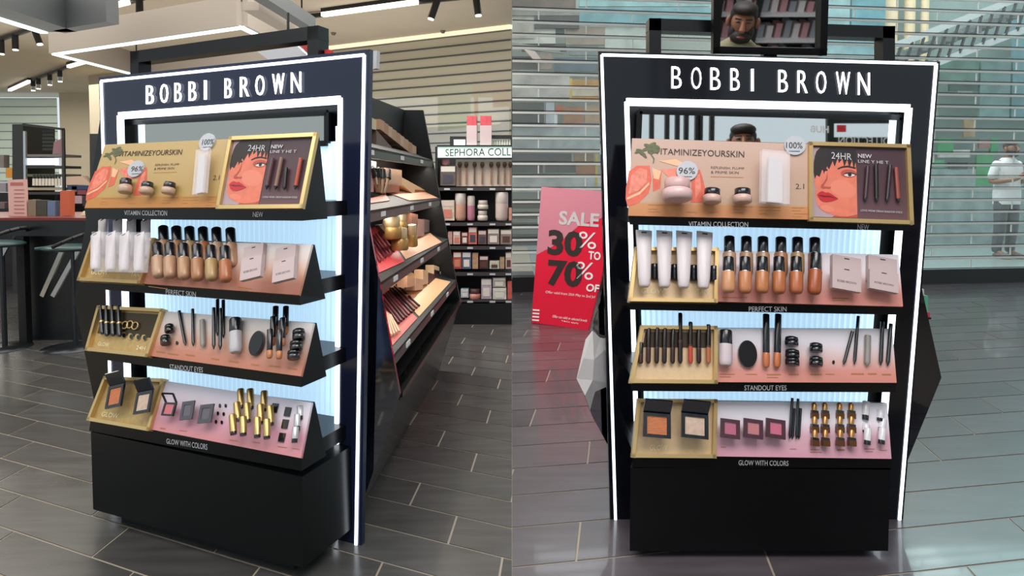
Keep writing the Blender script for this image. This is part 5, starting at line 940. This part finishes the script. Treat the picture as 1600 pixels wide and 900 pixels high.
# ------------------------------------------------------------------ people, seen in the mirrors
def skinned(name, pts, edges, root=0, sub=2):
    me = bpy.data.meshes.new(name); me.from_pydata([p[:3] for p in pts], edges, []); o = bpy.data.objects.new(name, me); COL.objects.link(o)
    md = o.modifiers.new('skin', 'SKIN'); md.use_smooth_shade = True; s = o.modifiers.new('sub', 'SUBSURF'); s.levels = sub; s.render_levels = sub
    for i, p in enumerate(pts): v = me.skin_vertices[0].data[i]; v.radius = (p[3], p[4] if len(p) > 4 else p[3]); v.use_root = i == root
    ev = o.evaluated_get(bpy.context.evaluated_depsgraph_get()); out = bpy.data.meshes.new_from_object(ev); bpy.data.objects.remove(o); bpy.data.meshes.remove(me)
    for p in out.polygons: p.use_smooth = True
    return out
def person(loc, rot, shirt, trous, label, skin='#8f5f45', hairc='#231a17', s=1.0):
    M_ = Matrix.Translation(loc) @ Matrix.Rotation(rot, 4, 'Z') @ Matrix.Scale(s, 4); r = empty('person', M_, label, 'person')
    sk = mat('skin_' + skin, skin, .5); hm = mat('hair_dark', hairc, .6)
    def link(nm, me, m):
        me.materials.append(m); o = bpy.data.objects.new(nm, me); COL.objects.link(o); o.parent = r; return o
    P = [(0, 0, .93, .14, .11), (0, 0, 1.12, .135, .1), (0, .01, 1.32, .16, .105), (0, 0, 1.45, .058), (0, -.035, 1.53, .066), (0, -.055, 1.6, .082, .095), (0, -.05, 1.68, .07, .085)]; E_ = [(i, i + 1) for i in range(6)]
    tors = list(P)
    def chain(a, ps):
        for p in ps: P.append(p); E_.append((a, len(P) - 1)); a = len(P) - 1
        return a
    for sx in (-1, 1):
        a = chain(2, [(sx * .17, .01, 1.39, .06), (sx * .25, .04, 1.12, .043), (sx * .11, -.22, 1.16, .03), (sx * .075, -.28, 1.2, .03, .02)])
        for f_ in range(4): chain(a, [(sx * (.085 - f_ * .014), -.32 - .004 * f_, 1.22 + f_ * .018, .009), (sx * (.06 - f_ * .012), -.35, 1.215 + f_ * .02, .008), (sx * (.035 - f_ * .008), -.345, 1.215 + f_ * .02, .007)])
        chain(a - 0, [(sx * .05, -.27, 1.25, .011), (sx * .035, -.3, 1.275, .009)])
        chain(0, [(sx * .095, 0, .86, .095), (sx * .11, -.01, .48, .062), (sx * .115, .03, .1, .042), (sx * .12, -.1, .05, .04, .03)])
    link('body', skinned('body', P, E_), sk)
    link('shirt', skinned('shirt', [(0, 0, .8, .165, .13), (0, 0, .92, .172, .138), (0, 0, 1.12, .16, .125), (0, .01, 1.33, .178, .125), (0, 0, 1.41, .085, .085), (0, 0, 1.475, .07, .07), (.18, .01, 1.39, .075), (.25, .035, 1.15, .06), (-.18, .01, 1.39, .075), (-.25, .035, 1.15, .06)], [(0, 1), (1, 2), (2, 3), (3, 4), (4, 5), (3, 6), (6, 7), (3, 8), (8, 9)], 2), shirt)
    mb = MB(); ringloft(mb, [(.8, .186, .15), (.95, .192, .152), (1.12, .178, .14), (1.3, .195, .135), (1.4, .195, .108), (1.445, .13, .098), (1.485, .078, .078)], 20); link('shirt_body', mb.mesh('shirt_body'), shirt)
    for sx in (-1, 1):
        link('trousers' if sx < 0 else 'trouser_leg', skinned('trousers', [(sx * .05, 0, 1.0, .1, .115), (sx * .085, 0, .88, .105, .12), (sx * .11, -.01, .48, .08), (sx * .115, .03, .16, .068), (sx * .117, .03, .07, .066)], [(0, 1), (1, 2), (2, 3), (3, 4)]), trous)
    for sx in (-1, 1):
        mb = MB(); mb.ball((sx * .12, -.06, .045), (.052, .145, .045)); me = mb.mesh('shoe'); sh = link('shoe', me, mat('grey_shoe', '#6b645c', .6)); mb = MB(); mb.ball((sx * .12, -.06, .014), (.056, .15, .014)); me = mb.mesh('sole'); me.materials.append(tone('#a89d80')); o = bpy.data.objects.new('sole', me); COL.objects.link(o); o.parent = sh
    mb = MB(); mb.ball((0, -.04, 1.695), (.078, .09, .04)); mb.ball((0, -.012, 1.65), (.083, .07, .085)); link('hair', mb.mesh('hair'), hm)
    mb = MB(); mb.ball((0, -.105, 1.535), (.066, .05, .045)); mb.ball((.052, -.07, 1.56), (.024, .05, .05)); mb.ball((-.052, -.07, 1.56), (.024, .05, .05)); link('beard', mb.mesh('beard'), hm)
    mb = MB(); mb.ball((0, -.155, 1.545), (.026, .012, .007)); link('mouth', mb.mesh('mouth'), mat('lip_brown', '#8a4a42', .5))
    mb = MB(); mb.tube((0, -.14, 1.64), (0, -.168, 1.585), .009, .019); mb.ball((0, -.16, 1.585), (.019, .017, .014)); link('nose', mb.mesh('nose'), sk)
    for sx in (-1, 1):
        mb = MB(); mb.ball((sx * .032, -.136, 1.632), (.014, .009, .006)); link('eye', mb.mesh('eye'), mat('eye_dark', '#1b1512', .3)); mb = MB(); mb.bar((sx * .014, -.139, 1.65), (sx * .05, -.126, 1.65), .01, .008, (0, 0, 1)); link('eyebrow', mb.mesh('eyebrow'), hm); mb = MB(); mb.ball((sx * .09, -.04, 1.61), (.014, .024, .034)); link('ear', mb.mesh('ear'), sk)
    return r
olive = mat('olive_shirt', '#8d8768', .8, noise=.1, nscale=30); jeans = mat('blue_jeans', '#566a90', .8, noise=.25, nscale=15)
ym = KR.w(0, 0, -.05).y
person(Vector((1.346, 1.02, 0)), math.radians(180 + 18), olive, mat('dark_trousers', '#24242a', .8), 'bearded man in olive shirt looking down, reflected in the tilted mirror', s=.92)
person(Vector((-.86, .38, 0)), math.radians(-70), mat('grey_shirt', '#55585c', .8), jeans, 'man in blue jeans and grey shoes, reflected in the gondola end panel')
person(at_y(1570, 392, 10.6) * 1 - Vector((0, 0, at_y(1570, 392, 10.6).z)), math.radians(10), mat('white_shirt', '#e4e6e6', .8), tone('#54585c'), 'shopper in white shirt beyond the clear shutter', s=1.12)
# what the mirrors look at: tester wall, rack posts and lettered sign behind the viewer
RW = empty('tester_wall', (2.2, -1.7, 0), 'white-stocked tester wall seen only in the tilted mirror', 'shelving')
mb = MB(); mb.box((.4, -1.95, 0), (4.4, -1.9, 1.36)); obj('back_panel', mb, blackm, RW)
for k in range(5): mb = MB(); mb.box((.4, -1.9, .02 + k * .26), (4.4, -1.62, .04 + k * .26)); obj('shelf', mb, mat('mirror_shelf', '#c9c7cc', .5), RW)
for ci, c in enumerate(('#cfc6c8', '#b98a90', '#8d8f98')):
    mb = MB()
    for k in range(5):
        for i in range(44):
            if (i * 7 + k * 3) % 3 == ci: x = .43 + i * .09; h = .1 + .08 * random.random(); mb.box((x, -1.85, .04 + k * .26), (x + .06, -1.72, .04 + k * .26 + h))
    obj('stock_row', mb, tone(c), RW, kind='stuff')
for x in (1.25, 1.62, 2.0, 2.38): mb = MB(); mb.box((x, -1.6, 0), (x + .05, -1.55, 1.36)); obj('post', mb, blackm, RW)
BR = empty('clothes_rail_posts', (1.0, -.6, 0), 'black rack of upright bars reflected in the mirror band', 'rack')
for i, px in enumerate((1018, 1042, 1058, 1072, 1089, 1094, 1112)):
    p = at_y(px, 200, 2 * ym + .6); mb = MB(); mb.box((p.x - .018, -.62, 0), (p.x + .018, -.58, 2.3)); obj('post', mb, blackm, BR)
a = at_y(1010, 200, 2 * ym + .6); b = at_y(1120, 200, 2 * ym + .6); mb = MB(); mb.box((a.x, -.62, 0), (b.x, -.58, .05)); mb.box((a.x, -.62, 2.28), (b.x, -.58, 2.32)); obj('rail', mb, blackm, BR)
VY = 2 * ym + .8
def virt(px, py): p = at_y(px, py, VY); return Vector((p.x, 2 * ym - p.y, p.z))
SB = empty('lettered_display', (3.1, -.8, 0), 'black lettered display reflected in the mirror band', 'display')
for q in (rect(1296, 183, 1306, 240), rect(1306, 183, 1408, 192), rect(1306, 214, 1408, 236)): mb = MB(); mb.poly([virt(*p) - Vector((0, .03, 0)) for p in q], (0, -.04, 0)); obj('panel', mb, blackm, SB)
mb = MB(); mb.poly([virt(*p) - Vector((0, .02, 0)) for p in rect(1310, 195, 1324, 206)], (0, -.01, 0)); obj('red_tag', mb, tone('#d01f2c'), SB)
mb = MB(); text_mb(mb, 'COLLECTION', [(1402, 215), (1310, 213), (1310, 225), (1402, 227)], lambda a, b: virt(a, b)); obj('lettering', mb, white, SB); mb = MB(); text_mb(mb, 'HUB', [(1295, 197), (1266, 196), (1266, 207), (1295, 208)], lambda a, b: virt(a, b), bold=.03); obj('lettering', mb, white, SB)
a = virt(1300, 236); mb = MB(); mb.box((a.x - .03, -.87, 0), (a.x + .03, -.83, a.z)); obj('post', mb, blackm, SB)
bpy.context.view_layer.update()
